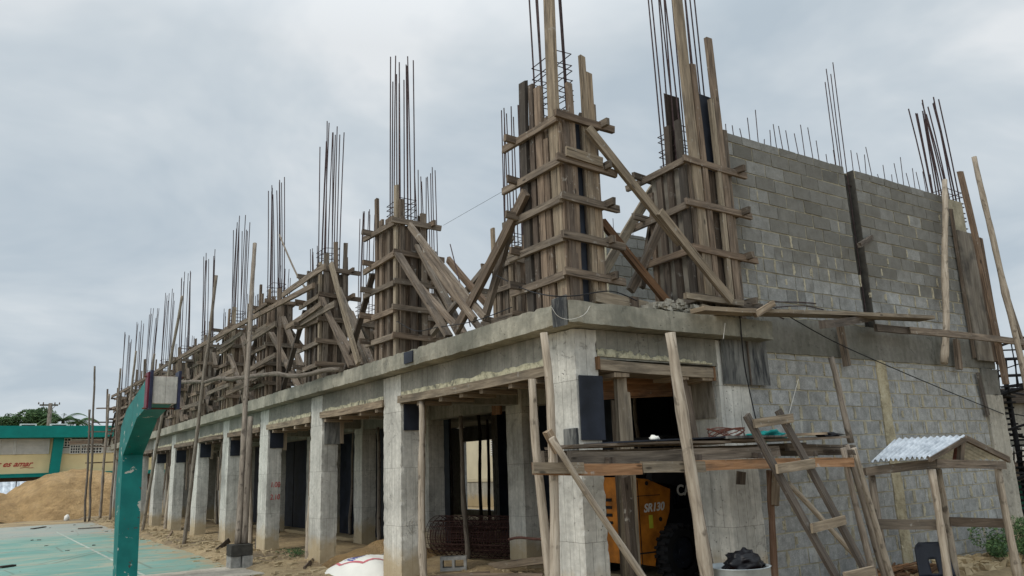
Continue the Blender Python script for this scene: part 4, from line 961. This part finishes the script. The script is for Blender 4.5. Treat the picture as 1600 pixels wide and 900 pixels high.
for k, ((u, v), (u2, v2)) in enumerate((((122, 826), (160, 824)), ((50, 826), (70, 823)), ((0, 886), (22, 883)))):
    plank(at(u, v, 'z', .03), at(u2, v2, 'z', .03), .12, .03, ('dark strip lying on the far court edge near the leaning poles', 'second dark strip on the far court edge, left of the first', 'thin dark stick on the near part of the court')[k], MWD, (0, 1, 0))
a = at(104, 813, 'z', .0); blob(a+Vector((0, 0, .1)), (.12, .12, .16), 'white_stone', MSAC, 'small white stone standing at the foot of the sand mound', 'stone', 12, .3, 6)
# white bulk sack
q = MB(); n = 30
for j in range(n+1):
    for i in range(n+1):
        u, v = -1+2*i/n, -1+2*j/n; r = max(abs(u), abs(v)); r2 = min(1, math.sqrt(u*u+v*v)); x, y = .1+u*.62, 5.85+v*.95
        h = (1-r2**3)*(.13+.30*(.5-.5*v))+.035*noise.noise(Vector((u*3, v*3, 0)))*(1-r2)+.015*noise.noise(Vector((u*9+v*5, v*3, 0)))
        q.v.append((x, y, max(-.05, .02+h)))
for j in range(n):
    for i in range(n): k = j*(n+1)+i; q.face([k, k+1, k+n+2, k+n+1], None, None, True)
sk = thing('bulk_sack', 'white woven bulk sack with red frame and blue print beside the second column', 'sack', (.1, 5.85, 0))
q.build('sack_body', MSAC, sk)
def onsack(x, y):
    u, v = (x-.1)/.62, (y-5.85)/.95; r2 = min(1, math.sqrt(u*u+v*v))
    return .02+(1-r2**3)*(.13+.30*(.5-.5*v))+.035*noise.noise(Vector((u*3, v*3, 0)))*(1-r2)+.015*noise.noise(Vector((u*9+v*5, v*3, 0)))+.007
def decal(pts, w, name, mat):
    q = MB(); P = []
    for i in range(len(pts)-1):
        for k in range(12): t = k/12; P.append((pts[i][0]*(1-t)+pts[i+1][0]*t, pts[i][1]*(1-t)+pts[i+1][1]*t))
    P.append(pts[-1])
    for i, (x, y) in enumerate(P):
        a = P[min(i+1, len(P)-1)]; b = P[max(i-1, 0)]; d = Vector((a[0]-b[0], a[1]-b[1])); d.normalize(); nx_, ny_ = -d.y*w/2, d.x*w/2
        q.v += [(x+nx_, y+ny_, onsack(x+nx_, y+ny_)), (x-nx_, y-ny_, onsack(x-nx_, y-ny_))]
    for i in range(len(P)-1): q.face([2*i, 2*i+1, 2*i+3, 2*i+2])
    q.build(name, mat, sk)
decal([(-.26, 6.35), (-.34, 5.75), (-.15, 5.3), (.2, 5.2)], .035, 'printed_frame', MPNK)
for i in range(6): decal([(-.22+.04*i, 5.55-.012*abs(i-2.5)), (-.22+.04*i, 5.72+.012*abs(i-2.5))], .022, 'printed_mark', MBLU)
decal([(-.25, 5.8), (.03, 5.78)], .018, 'printed_mark', MBLU)

# rolled reinforcing mesh in the first bay
q = MB(); c0, c1 = Vector((2.0, 6.9, .42)), Vector((3.3, 3.6, .42)); ax = (c1-c0).normalized(); sd_ = ax.cross(Z3).normalized()
for layer, r in ((0, .36), (1, .28), (2, .2)):
    for k in range(22):
        t = 2*math.pi*k/22+layer; off = sd_*math.cos(t)*r+Z3*math.sin(t)*r; q.tube([c0+off, c1+off], .006, 4, cap=False)
    for k in range(30):
        p = c0.lerp(c1, k/29); ring = [p+sd_*math.cos(2*math.pi*i/14)*r+Z3*math.sin(2*math.pi*i/14)*r for i in range(15)]; q.tube(ring, .006, 4, cap=False)
tag(q.build('mesh_roll', MBR), 'large roll of rusty reinforcing mesh lying in the first bay', 'mesh roll')
cable([at(935, 843, 'y', 1.5), at(900, 828, 'y', 1.5), at(850, 842, 'y', 2.2), at(812, 840, 'y', 2.6), at(795, 843, 'y', 2.8)], .018, 'crooked dark root-like branch beside the corner column', 'branch', MBR, 'branch')

# ------------------------------------------------------------------ skid steer loader
YL = 1.62
lo = thing('skid_steer_loader', 'orange skid steer loader parked in the dark opening right of the corner column', 'loader', (3.1, 2.3, 0))
def LP(u, v): a = at(u, v, 'y', YL); return (a.x, a.z)
prof = [LP(985, 746), LP(1012, 749), LP(1030, 757), LP(1047, 764), LP(1046, 800), LP(1040, 822), LP(1028, 845), LP(1024, 885), LP(992, 880)]
print('loader prof', [(round(a, 2), round(b, 2)) for a, b in prof])
xl, xr = min(a for a, b in prof), max(a for a, b in prof)
q = MB(); q.prism([(a, YL, b) for a, b in prof], (0, .12, 0)); q.build('side_panel', MORG, lo)
q = MB(); q.prism([(a, YL+1.2, b) for a, b in prof], (0, .12, 0)); q.build('side_panel', MORG, lo)
q = MB(); q.box(xl-.03, xl+.03, YL+.02, YL+1.3, .3, 1.42, None, .003); q.build('rear_door', MORG, lo)
for (za, zb2) in ((.42, .44), (1.16, 1.17)): q = MB(); q.box(xl+.02, xr-.2, YL-.004, YL+.01, za, zb2); q.build('panel_seam', MRUB, lo)
q = MB(); q.box(xl+.13, xl+.142, YL-.004, YL+.01, .12, 1.38); q.build('panel_seam', MRUB, lo)
for k in range(5): q = MB(); q.box(xl-.045, xl-.028, YL+.35, YL+1.0, .7+.1*k, .74+.1*k); q.build('louvre_slot', MRUB, lo)
for y in (YL+.12, YL+1.18): q = MB(); q.box(xl-.05, xl-.02, y-.05, y+.05, 1.15, 1.28); q.build('tail_light', MMAR, lo)
q = MB(); q.box(xl+.1, 4.6, YL+.14, YL+1.18, .28, .95); q.build('chassis', MRUB, lo)
q = MB(); q.box(xl+.1, 3.0, YL+.14, YL+1.18, .95, 1.38); q.build('engine_cover', MRUB, lo)
q = MB()
for y in (YL+.16, YL+1.14):
    P = [(2.95, y, .9), (2.95, y, 1.95), (4.1, y, 1.95), (4.45, y, 1.2), (4.5, y, .9)]; q.tube(P, .035, 6)
    for k in range(9): q.tube([(3.05+.12*k, y, .95), (3.05+.12*k, y, 1.93)], .008, 4)
    for k in range(6): q.tube([(2.98, y, 1.05+.15*k), (4.1, y, 1.05+.15*k)], .008, 4)
q.box(2.95, 4.1, YL+.14, YL+1.16, 1.93, 1.97); q.build('cab_cage', MRUB, lo)
for y in (YL+.03, YL+1.19):
    q = MB(); q.board((xr-.35, y, 1.45), (4.7, y, 1.15), .2, .1, rn=(.5, .5)); q.board((4.7, y, 1.2), (5.3, y, .35), .18, .1, rn=(.5, .5)); q.build('lift_arm', MRUB, lo)
q = MB(); q.prism([(5.25, YL-.1, .05), (5.75, YL-.1, .03), (5.8, YL-.1, .08), (5.35, YL-.1, .55), (5.2, YL-.1, .55)], (0, 1.5, 0)); q.build('bucket', MRUB, lo)
wc = at(1056, 858, 'y', YL-.03)
def wheel(c, r=.36, w=.25):
    t = MB(); N = 40
    pr_ = [(-w/2, r*.6), (-w/2, r*.86), (-w/2+.04, r*.95), (w/2-.04, r*.95), (w/2, r*.86), (w/2, r*.6)]
    for i in range(N):
        a = 2*math.pi*i/N
        for (o_, rr) in pr_: t.v.append((c[0]+math.cos(a)*rr, c[1]+o_, c[2]+math.sin(a)*rr))
    for i in range(N):
        for k in range(5): t.face([i*6+k, i*6+k+1, ((i+1) % N)*6+k+1, ((i+1) % N)*6+k])
    for i in range(20):
        for s_ in (-1, 1):
            a = 2*math.pi*(i+.25*s_)/20; rd = Vector((math.cos(a), 0, math.sin(a))); tg = Vector((-math.sin(a), s_*.6, math.cos(a))).normalized()
            t.obox(Vector(c)+rd*r*.97+Y3*s_*w*.24, [Vector((0, 1, 0)), tg, rd], (w*.27, .022, .028), (.5, .5))
    ty = t.build('tyre', MRUB, lo)
    h = MB()
    h.tube([(c[0], c[1]-w*.36, c[2]), (c[0], c[1]-w*.1, c[2])], [r*.56, r*.6], 24); h.tube([(c[0], c[1]-w*.44, c[2]), (c[0], c[1]-w*.3, c[2])], r*.2, 14)
    for k in range(8): a = 2*math.pi*k/8; h.tube([(c[0]+math.cos(a)*r*.36, c[1]-w*.42, c[2]+math.sin(a)*r*.36), (c[0]+math.cos(a)*r*.36, c[1]-w*.3, c[2]+math.sin(a)*r*.36)], .015, 6)
    h.build('wheel_rim', MPLA, ty)
for (x, y) in ((wc.x, YL-.06), (wc.x+1.0, YL-.06), (wc.x, YL+1.36), (wc.x+1.0, YL+1.36)): wheel((x, y, .40))
def text(body, loc, rot, size, mat, name, parent=None, ext=.003, shear=0, bold=.0, sx=1):
    cu = bpy.data.curves.new('t', 'FONT'); cu.body = body; cu.size = size; cu.extrude = ext; cu.shear = shear; cu.offset = bold; cu.align_x = 'CENTER'; cu.align_y = 'CENTER'
    ob = bpy.data.objects.new('t', cu); col.objects.link(ob); dg = bpy.context.evaluated_depsgraph_get()
    me = bpy.data.meshes.new_from_object(ob.evaluated_get(dg)); bpy.data.objects.remove(ob, do_unlink=True)
    me.materials.clear(); me.materials.append(mat); o = bpy.data.objects.new(name, me); col.objects.link(o)
    off = Vector(loc)
    if parent is not None: o.parent = parent; off = off-parent.location
    o.location = off; o.rotation_euler = rot; o.scale = (sx, 1, 1); return o
RX = math.radians(90)
a, b = at(1002, 796, 'y', YL), at(1040, 790, 'y', YL); w_ = (b-a).length
text('SR130', ((a.x+b.x)/2, YL-.004, (a.z+b.z)/2), (RX, math.radians(-2), 0), .15, MWH, 'lettering', lo, .002, .3, .004, w_/(.15*3.1))
a = at(1058, 767, 'y', YL-.04); text('CASE', (a.x+.22, YL-.045, a.z-.0), (RX, 0, 0), .2, MWH, 'lettering', lo, .002, 0, .006)
a = at(1017, 815, 'y', YL); q = MB(); q.box(a.x-.035, a.x+.035, YL-.006, YL-.001, a.z-.085, a.z+.085); q.build('warning_label', MYEL, lo)
for (u, v, r) in ((1010, 755, .03), (1032, 811, .03)):
    a = at(u, v, 'y', YL); q = MB(); q.tube([(a.x, YL-.005, a.z), (a.x, YL+.03, a.z)], r, 12); q.build('bolt_hole', MRUB, lo)
# steel drum with bag
dc = at(1154, 884, 'y', -1.25); print('drum', dc)
RD = .285; dz = at(1154, 884, 'y', dc.y).z
dr = thing('steel_drum', 'cut open steel drum in front of the block wall, full of rubbish', 'drum', (dc.x, dc.y, 0))
q = MB(); N = 36
pr_ = [(RD, -.02), (RD, .12), (RD+.008, .14), (RD, .16), (RD, dz*.6), (RD+.008, dz*.6+.02), (RD, dz*.6+.04), (RD, dz-.01), (RD+.012, dz), (RD-.012, dz), (RD-.012, dz-.12)]
for i in range(N):
    for r, z in pr_: q.v.append((dc.x+math.cos(2*math.pi*i/N)*r, dc.y+math.sin(2*math.pi*i/N)*r, z))
K = len(pr_)
for i in range(N):
    for k in range(K-1): q.face([i*K+k, ((i+1) % N)*K+k, ((i+1) % N)*K+k+1, i*K+k+1], None, None, True)
q.build('drum_shell', MDRUM, dr)
q = MB(); q.tube([(dc.x, dc.y, dz-.09), (dc.x, dc.y, dz-.06)], RD-.014, 30); q.build('filling', MRR, dr)
blob((dc.x+.06, dc.y, dz+.02), (.19, .15, .11), 'rubbish_bag', MBAG, 'black plastic bag lying in the mouth of the steel drum', 'bag', 48, .45, 11)

# ------------------------------------------------------------------ small shed
sh = thing('shed', 'small open timber shed with a pitched corrugated zinc roof beside the block wall', 'shed', (5.0, -1, 0))
def PD(u, v, D): return CP+(Fv+Rv*((u-800)/FPX)-Uv*((v-450)/FPX))*D
C0, Lc, Rc, Bc = PD(1461, 724, 9.3), PD(1352, 737, 9.5), PD(1570, 727, 10.0), PD(1466, 727, 10.3)
def sb(n, a, b, w, t, m_, rn, up=Z3): q = MB(); q.board(a, b, w, t, up=up, rn=rn); q.build(n, m_, sh)
sb('beam', Lc, C0, .10, .05, MW, (.55, .1)); sb('beam', C0, Rc, .10, .05, MW, (.8, .2)); sb('beam', Lc, Bc, .08, .05, MW, (.3, .2)); sb('beam', Rc, Bc, .08, .05, MW, (.3, .2))
for (u, v, u2, v2, D, m_) in ((1455, 733, 1485, 903, 9.25, MBL), (1362, 743, 1388, 903, 9.6, MBK), (1559, 732, 1595, 888, 10.0, MBL), (1466, 733, 1498, 886, 10.3, MBL)):
    a, b = PD(u, v, D), PD(u2, v2, D); b = Vector((a.x+(b.x-a.x)*.3, a.y+(b.y-a.y)*.3, -.05)); MB().pole(b, a, .05, .02, rn=(.8, .5)).build('post', m_, sh)
sb('rail', PD(1372, 819, 9.4), PD(1474, 820, 9.2), .115, .04, MW, (.5, 0)); sb('rail', PD(1484, 815, 10.15), PD(1576, 818, 10.0), .11, .04, MW, (.5, .4))
R1, R2 = PD(1508, 681, 9.75), PD(1398, 686, 10.1); E1, E2 = PD(1452, 714, 9.15), PD(1362, 720, 9.4); G1, G2 = PD(1576, 716, 10.3), PD(1466, 722, 10.7)
def corr(name, r1, r2, e2, e1, waves=11):
    q = MB(); nu, nv = waves*8, 6; nrm = (r2-r1).cross(e1-r1).normalized()
    if nrm.z < 0: nrm = -nrm
    for side in (0, 1):
        for j in range(nv+1):
            for i in range(nu+1):
                s_, t = i/nu, j/nv; p = r1.lerp(r2, s_).lerp(e1.lerp(e2, s_), t*(1+.02*math.sin(s_*14)))
                q.v.append(p+nrm*(.018*math.sin(2*math.pi*waves*s_)+(.0 if side == 0 else -.004)))
    n_ = (nu+1)*(nv+1)
    for side in (0, 1):
        for j in range(nv):
            for i in range(nu): k = side*n_+j*(nu+1)+i; f_ = [k, k+1, k+nu+2, k+nu+1]; q.face(f_ if side else f_[::-1], None, None, True)
    return q.build(name, MZINC, sh)
corr('roof_sheet', R1, R2, E2, E1); corr('roof_sheet', R1, R2, G2, G1)
sb('king_post', PD(1500, 722, 9.7), PD(1503, 684, 9.7), .09, .05, MW, (.8, .2), X3); sb('king_post', PD(1492, 722, 9.72), PD(1497, 686, 9.72), .04, .04, MRR, None, X3)
sb('rafter', R1+Vector((0, 0, -.03)), G1+Vector((0, 0, -.02)), .07, .04, MW, (.6, .3)); sb('rafter', R1+Vector((0, 0, -.04)), E1+Vector((0, 0, -.03)), .05, .04, MW, (.4, .3)); sb('ridge_beam', R1-Z3*.05, R2-Z3*.05, .06, .05, MW, (.4, .3))
# chair
cp = PD(1476, 893, 9.55); ch = thing('plastic_chair', 'black plastic chair with a notched back under the small shed', 'chair', (cp.x, cp.y, 0))
rt = Vector((.80, -.6, 0)); bk = Vector((.6, .8, 0)); zs = .07
def CHP(a, b, z): return cp*1+rt*a+bk*b+Z3*(z-cp.z)
ys_ = []; q = MB(); cols = 15; rows = 12
# back shell with an opening
outl = lambda t: .21 if t < .75 else .21*math.sqrt(max(0, 1-((t-.75)/.25)**2*.7))
for j in range(rows+1):
    t = j/rows; hw = .22-.03*t if t < .8 else (.196-.07*((t-.8)/.2)**2)
    for i in range(cols+1):
        s_ = -1+2*i/cols; q.v.append(CHP(s_*hw, .20+.10*t+.05*(1-s_*s_)*1, zs+.02+.40*t))
for j in range(rows):
    for i in range(cols):
        if 1 <= j <= 5 and 6 <= i <= 8: continue
        k = j*(cols+1)+i; q.face([k, k+1, k+cols+2, k+cols+1], None, None, True)
bo = q.build('backrest', MPLA, ch); md = bo.modifiers.new('s', 'SOLIDIFY'); md.thickness = .012
q = MB()
for j in range(9):
    for i in range(9):
        s_, t = -1+2*i/8, j/8; q.v.append(CHP(s_*.22, -.22+.46*t, zs-.02*(1-s_*s_)+(.0 if t > .1 else -.02)+.03*max(0, t-.85)*6))
for j in range(8):
    for i in range(8): k = j*9+i; q.face([k, k+1, k+10, k+9], None, None, True)
so_ = q.build('seat', MPLA, ch); md = so_.modifiers.new('s', 'SOLIDIFY'); md.thickness = .014
for a, b in ((-1, -1), (1, -1), (-1, 1), (1, 1)):
    q = MB(); q.tube([CHP(a*.18, b*.17, zs-.01), CHP(a*.22, b*.22, -.06)], .012, 8); q.build('leg', MRUB, ch)
# weeds and rubble near the wall end
def leafy(c, r, n, size, name, label, cat, zmin=0, kind=None, trunk=None, seed=0, squash=1, mat=None, clump=9):
    random.seed(seed); t = thing(name, label, cat, (c[0], c[1], zmin)); q = MB(); cl = []
    for i in range(clump):
        a, e, rr = RU(0, 6.28), RU(-.3, 1), RU(.35, .8); cl.append((Vector((math.cos(a)*rr*r[0], math.sin(a)*rr*r[1], e*r[2]*.7)), RU(.25, .5)))
    for i in range(n):
        cc, cr = random.choice(cl); d = Vector([random.gauss(0, 1) for _ in range(3)]); d.normalize(); d *= RU(.5, 1)**.5*cr
        p = Vector(c)+cc+Vector((d.x*r[0], d.y*r[1], d.z*r[2]))
        if p.z < zmin: continue
        a = Vector([random.gauss(0, 1) for _ in range(3)]).normalized(); b = a.orthogonal().normalized(); s_ = size*RU(.6, 1.3); k = len(q.v)
        q.v += [p-a*s_, p+b*s_*.4, p+a*s_, p-b*s_*.4]; q.face([k, k+1, k+2, k+3], None, (random.random(), 0))
    q.build('foliage' if not trunk else 'crown', MLEAF, t)
    if trunk:
        q = MB(); q.tube([(c[0], c[1], 0), (c[0]+.1, c[1], c[2]*.6), (c[0], c[1], c[2])], [trunk, trunk*.7, trunk*.4], 8)
        for cc, cr in cl[:6]: q.tube([(c[0], c[1], c[2]-r[2]*.5), Vector(c)+cc*.5, Vector(c)+cc], [trunk*.4, trunk*.25, trunk*.1], 5)
        q.build('trunk', MTRK, t)
    else:
        q = MB()
        for cc, cr in cl: q.tube([(c[0]+cc.x*.3, c[1]+cc.y*.3, zmin-.05), Vector(c)+cc], [.008, .003], 4)
        q.build('stem', MTRK, t)
    return t
leafy((7.3, -.6, .25), (.65, .4, .42), 3600, .026, 'weed_clump', 'leafy green weeds growing at the foot of the wall by the shed', 'weeds', 0, seed=4)
leafy((8.3, -.45, .22), (.6, .35, .35), 2000, .022, 'weed_clump', 'green weeds at the right edge beside the end column', 'weeds', 0, seed=5)
leafy((.05, 9.3, .10), (.3, .5, .12), 500, .02, 'weed_clump', 'sparse weeds on the rubble between the third and fourth columns', 'weeds', 0, seed=6)
q = MB(); random.seed(8)
for i in range(260):
    x, y = RU(4.6, 8.4), RU(-.75, -.05); s_ = RU(.02, .09); q.obox((x, y, gh(x, y)+s_*.4), [X3, Y3, Z3], (s_, s_*.8, s_*.6), None, s_*.4)
o = q.build('rubble', MCP); tag(o, 'stones and broken concrete along the foot of the block wall', 'rubble', kind='stuff')
q = MB()
for i in range(60):
    x, y = RU(3.9, 5.8), RU(-.6, -.08); a = RU(-.5, .5); q.obox((x, y, .05+RU(0, .1)), [Vector((math.cos(a), math.sin(a), RU(-.1, .2))).normalized(), Vector((-math.sin(a), math.cos(a), 0)), Z3], (RU(.1, .35), RU(.01, .03), .01))
tag(q.build('scrap_wood', MWO), 'reddish scrap wood splinters heaped at the foot of the block wall', 'scrap', kind='stuff')

# ------------------------------------------------------------------ school
YSC = 55
sc_ = thing('school_building', 'long cream school building with teal roof edge, pillar and white louvred windows', 'building', (-4, YSC, 0))
def zc(v, u=60): return at(u, v, 'y', YSC).z
def xc(u, v=700): return at(u, v, 'y', YSC).x
xL, xR = -30, 12
q = MB(); q.box(xL, xR, YSC, YSC+9, 2.35, 4.75); q.build('wall', MSCW, sc_)
q = MB(); q.box(xL, xR, YSC-1.2, YSC+10, 4.62, 5.38, None); q.build('roof', MSCT, sc_)
q = MB(); q.box(xL, xR, YSC-.5, YSC+9, 2.12, 2.3); q.box(xL, xR, YSC-.52, YSC+9, 2.301, 2.36); q.build('ledge', MSCT, sc_)
q = MB(); q.box(xL, xR, YSC+.3, YSC+9, -.1, 2.12); q.build('ground_storey', MBRN, sc_)
zt_, zb_ = 4.60, 3.60
def louvre(u0, u1, z0, z1, grille=False):
    x0, x1 = xc(u0), xc(u1); q = MB()
    if grille:
        q.box(x0, x1, YSC-.05, YSC-.02, z0, z1); w = q.build('window', MDK, sc_); q = MB(); n_ = max(2, round((x1-x0)/.16)); k_ = max(2, round((z1-z0)/.16))
        for i in range(n_+1): x = x0+(x1-x0)*i/n_; q.box(x-.025, x+.025, YSC-.11, YSC-.06, z0, z1)
        for i in range(k_+1): z = z0+(z1-z0)*i/k_; q.box(x0, x1, YSC-.115, YSC-.055, z-.025, z+.025)
        q.build('grille', MWH, w)
    else:
        q.box(x0, x1, YSC-.04, YSC-.01, z0, z1); w = q.build('window', MDK, sc_); q = MB(); n_ = int((z1-z0)/.09)
        for i in range(n_): z = z0+.05+i*.09; q.obox(((x0+x1)/2, YSC-.08, z), [X3, Vector((0, -.5, .87)), Vector((0, .87, .5))], ((x1-x0)/2, .05, .008))
        for x in (x0, x1): q.box(x-.03, x+.03, YSC-.13, YSC-.03, z0, z1)
        q.build('louvre', MWH, w)
for u0, u1 in ((-140, -70), (-68, -2), (0, 22), (24, 76)): louvre(u0, u1, zb_, zt_)
louvre(95, 109, 4.05, zt_, True); louvre(95, 109, zb_, 4.03); louvre(110, 125, zb_, 4.15, True); louvre(127, 142, zb_, 4.15, True); louvre(145, 159, zb_, 4.15, True); louvre(110, 160, 4.18, zt_); louvre(160, 200, zb_, zt_)
x0 = xc(75, 740); x1 = xc(91, 740)
q = MB(); q.prism([(x0, YSC-.7, 2.1), (x1, YSC-.7, 2.1), (x1+.13, YSC-.7, 4.63), (x0+.13, YSC-.7, 4.63)], (0, .7, 0)); q.build('pillar', MSCT, sc_)
q = MB(); q.box(xc(54, 740)-7, xc(54, 740)-6.6, YSC-.7, YSC-.0, 2.1, 4.63); q.build('pillar', MSCT, sc_)
aa, bb = at(0, 724, 'y', YSC), at(53, 722, 'y', YSC)
o = text('Educar es amar', (bb.x-1.72, YSC-.02, 2.98), (RX, 0, 0), .50, MRED, 'lettering', sc_, .004, .5, .008, 1.02)
q = MB(); q.tube([(bb.x-.75, YSC-.03, 2.72), (bb.x-.45, YSC-.03, 2.78), (bb.x-.2, YSC-.03, 2.72), (bb.x, YSC-.03, 2.74)], .014, 5); q.build('flourish', MRED, sc_)
for k, (u0, u1) in enumerate(((33, 60), (82, 110))):
    x0, x1 = xc(u0, 664), xc(u1, 664); q = MB(); q.box(x0, x1, YSC+2, YSC+2.8, 5.38, 5.72, None); o = tag(q.build('rooftop_unit', MWH), ('left white box unit on the school roof, left of the utility pole', 'right white box unit on the school roof, right of the utility pole')[k], 'roof unit', 'white units on the school roof')
    q = MB(); q.box(x0+.1, x1-.1, YSC+1.97, YSC+2.0, 5.46, 5.64); q.build('vent', MDK, o)
for k in range(6):
    x = -9.5+k*1.25; q = MB()
    for i in range(13):
        q.v += [(x+i*.1, 50+.03*math.sin(i*1.6), .0), (x+i*.1, 50+.03*math.sin(i*1.6), 1.85), (x+i*.1, 50.02+.03*math.sin(i*1.6), 1.85)]
    for i in range(12): q.face([3*i, 3*i+3, 3*i+4, 3*i+1], None, None, True); q.face([3*i+1, 3*i+4, 3*i+5, 3*i+2])
    o = q.build('fence_sheet', MZINC); tag(o, 'weathered corrugated zinc sheet behind the sand, %s from the left' % ORD[k], 'zinc sheet', 'zinc sheets behind the sand')
# utility pole
up = thing('utility_pole', 'wooden utility pole with crossarm rising behind the school roof', 'utility pole', (-1.6, 62, 0))
a = at(77, 665, 'y', 62); MB().tube([(a.x, 62, 0), (a.x-.05, 62, at(77, 630, 'y', 62).z)], [.19, .14], 10).build('pole', MBK, up)
l_, r_ = at(62, 633, 'y', 62), at(91, 633, 'y', 62); q = MB(); q.board(l_, r_, .12, .1, rn=(.5, .3)); q.build('crossarm', MW, up)
m_ = (l_+r_)/2
for s_ in (-1, 1): q = MB(); q.board(m_+Vector((s_*.45, -.05, 0)), m_+Vector((0, -.05, -.6)), .04, .03); q.build('arm_brace', MWD, up)
for s_ in (-.9, -.5, .5, .9): q = MB(); q.tube([m_+Vector((s_*.75, 0, .05)), m_+Vector((s_*.75, 0, .22))], [.05, .03], 8); q.build('insulator', MBRN, up)
# trees behind the school
random.seed(3)
def tr(u, v, y, r, n, s_, label, seed):
    c = at(u, v, 'y', y); leafy((c.x, c.y, c.z), r, n, s_, 'broadleaf_tree', label, 'tree', 1, trunk=.2, seed=seed, clump=14)
tr(46, 664, 74, (2.1, 1.6, 1.6), 5200, .12, 'round leafy tree behind the school roof, left of the utility pole', 1)
tr(63, 662, 76, (1.3, 1.2, 1.2), 2500, .12, 'smaller leafy tree behind the school roof touching the utility pole', 2)
tr(4, 668, 74, (1.3, 1.2, 1.1), 2200, .12, 'small leafy tree at the left edge of the photo behind the school roof', 6)
def palm(c, h, R, label, seed):
    random.seed(seed); t = thing('palm_tree', label, 'tree', (c[0], c[1], 0)); MB().tube([(c[0], c[1], 0), (c[0]+.1, c[1], h*.5), (c[0], c[1], h)], [.2, .15, .13], 8).build('trunk', MTRK, t); q = MB()
    for f in range(18):
        a = 2*math.pi*f/18+RU(-.2, .2); el = RU(.1, .9); d = Vector((math.cos(a), math.sin(a), 0)); P = []
        for k in range(9): s_ = k/8; P.append(Vector((c[0], c[1], h))+d*(R*s_*math.cos(el*.6))+Z3*(R*(el*s_-.75*s_*s_)))
        q.tube(P, .02, 4, (.3, 0))
        for k in range(1, 9):
            for m2 in range(3):
                p = P[k-1].lerp(P[k], m2/3); sd2 = d.cross(Z3)
                for s_ in (-1, 1):
                    e_ = p+sd2*s_*.45*(1-.5*k/9)+d*.25-Z3*.18; i0 = len(q.v); q.v += [p, p+d*.07, e_]; q.face([i0, i0+1, i0+2], None, (random.random(), 0))
    q.build('crown', MLEAF, t)
c = at(98, 664, 'y', 70); palm((c.x, 70, c.z+.45), c.z+.45, 2.0, 'palm behind the school roof, nearest right of the utility pole', 1)
c = at(121, 664, 'y', 72); palm((c.x, 72, c.z+.2), c.z+.2, 1.9, 'palm behind the school roof, farther right of the utility pole', 2)

# ------------------------------------------------------------------ behind and right of the building
nb = thing('neighbour_house', 'beige rendered house with louvred window seen through the rear opening', 'building', (17, 27, 0))
q = MB(); q.box(16.5, 22, 20, 36, 0, 4.8); q.build('wall', MBEI, nb)
a = at(775, 690, 'x', 16.5); q = MB(); q.box(16.44, 16.48, a.y-.45, a.y+.35, 2.2, 3.1); w = q.build('window', MDK, nb); q = MB()
for i in range(8): q.box(16.36, 16.43, a.y-.45, a.y+.35, 2.24+i*.11, 2.30+i*.11)
q.build('louvre', MWH, w)
q = MB(); q.box(13.0, 13.2, 14, 34, 0, 1.05); q.build('boundary_wall', MCP, None); bw = bpy.data.objects['boundary_wall']; tag(bw, 'low grey boundary wall behind the rear opening', 'wall')
q = MB(); q.box(12.97, 13.23, 14, 34, 1.05, 1.2); q.build('coping', MBEI, bw)
h2 = thing('side_house', 'grey house with balcony railing and timber beam beyond the right end of the wall', 'building', (16, 4, 0))
def hb(n, u0, v0, u1, v1, D, m_, th=.3):
    A, B_ = PD(u0, v0, D), PD(u1, v1, D); rt_ = Vector((Rv.x, Rv.y, 0)).normalized(); q = MB(); c = (A+B_)/2; wd = abs((B_-A).dot(rt_))/2; hh = abs(B_.z-A.z)/2
    fw = Z3.cross(rt_); q.obox(c+fw*th, [rt_, fw, Z3], (wd, th, hh)); return q.build(n, m_, h2)
hb('wall', 1540, 620, 1720, 692, 17.6, MCP); hb('balcony_slab', 1540, 688, 1720, 700, 17.2, MCR); hb('beam', 1540, 726, 1720, 747, 17.0, MWL); hb('tarpaulin', 1540, 747, 1720, 860, 17.2, MGRN); hb('balcony_slab', 1540, 721, 1720, 727, 17.0, MWD); hb('wall', 1540, 696, 1720, 726, 17.9, MRUB, .2)
q = MB()
for i in range(22): a = PD(1545+i*6, 699, 17.0); b = PD(1545+i*6, 722, 17.0); q.tube([a, b], .022, 5)
q.build('railing', MWH, h2)
hb('roof_edge', 1520, 608, 1720, 625, 17.5, MWD)
ss = thing('spiral_stair', 'dark iron spiral staircase frame beyond the right end of the block wall', 'staircase', (13.5, 2.5, 0))
c = PD(1590, 700, 15.5); q = MB(); q.tube([(c.x, c.y, 0), (c.x, c.y, 3.6)], .05, 8); q.build('centre_post', MRUB, ss)
q = MB()
for i in range(26):
    a = i*.42; z = .2+i*.105; d = Vector((math.cos(a), math.sin(a), 0)); q.obox(Vector((c.x, c.y, z))+d*.42, [d, Z3.cross(d), Z3], (.42, .13, .018))
q.build('treads', MRUB, ss)
q = MB(); P = []; P2 = []
for i in range(78): a = i*.14; z = .2+i*.035; p = Vector((c.x+.85*math.cos(a), c.y+.85*math.sin(a), z)); P.append(p); P2.append(p+Z3*.9)
q.tube(P, .03, 5); q.tube(P2, .025, 5); q.tube([p+Z3*.45 for p in P], .012, 4)
for i in range(0, 78, 3): q.tube([P[i], P2[i]], .012, 4)
q.build('handrail', MRUB, ss)
q = MB()
for i in range(8): a = PD(1558+i*14, 560, 15); b = PD(1562+i*14, 612, 15); q.tube([a, b], .015, 4)
for v in (548, 562, 588, 605): q.tube([PD(1550, v, 15), PD(1700, v-6, 15)], .03 if v in (562, 588) else .015, 5)
q.build('landing_rail', MRUB, ss)
# graffiti numbers on the fourth column
for s_, z in (('1.00', 1.42), ('2.10', 1.16)):
    text(s_, (.185, YS[3]-.012, z), (RX, 0, 0), .155, MRED, 'painted_number', bd, .001, .1, 0, .8)
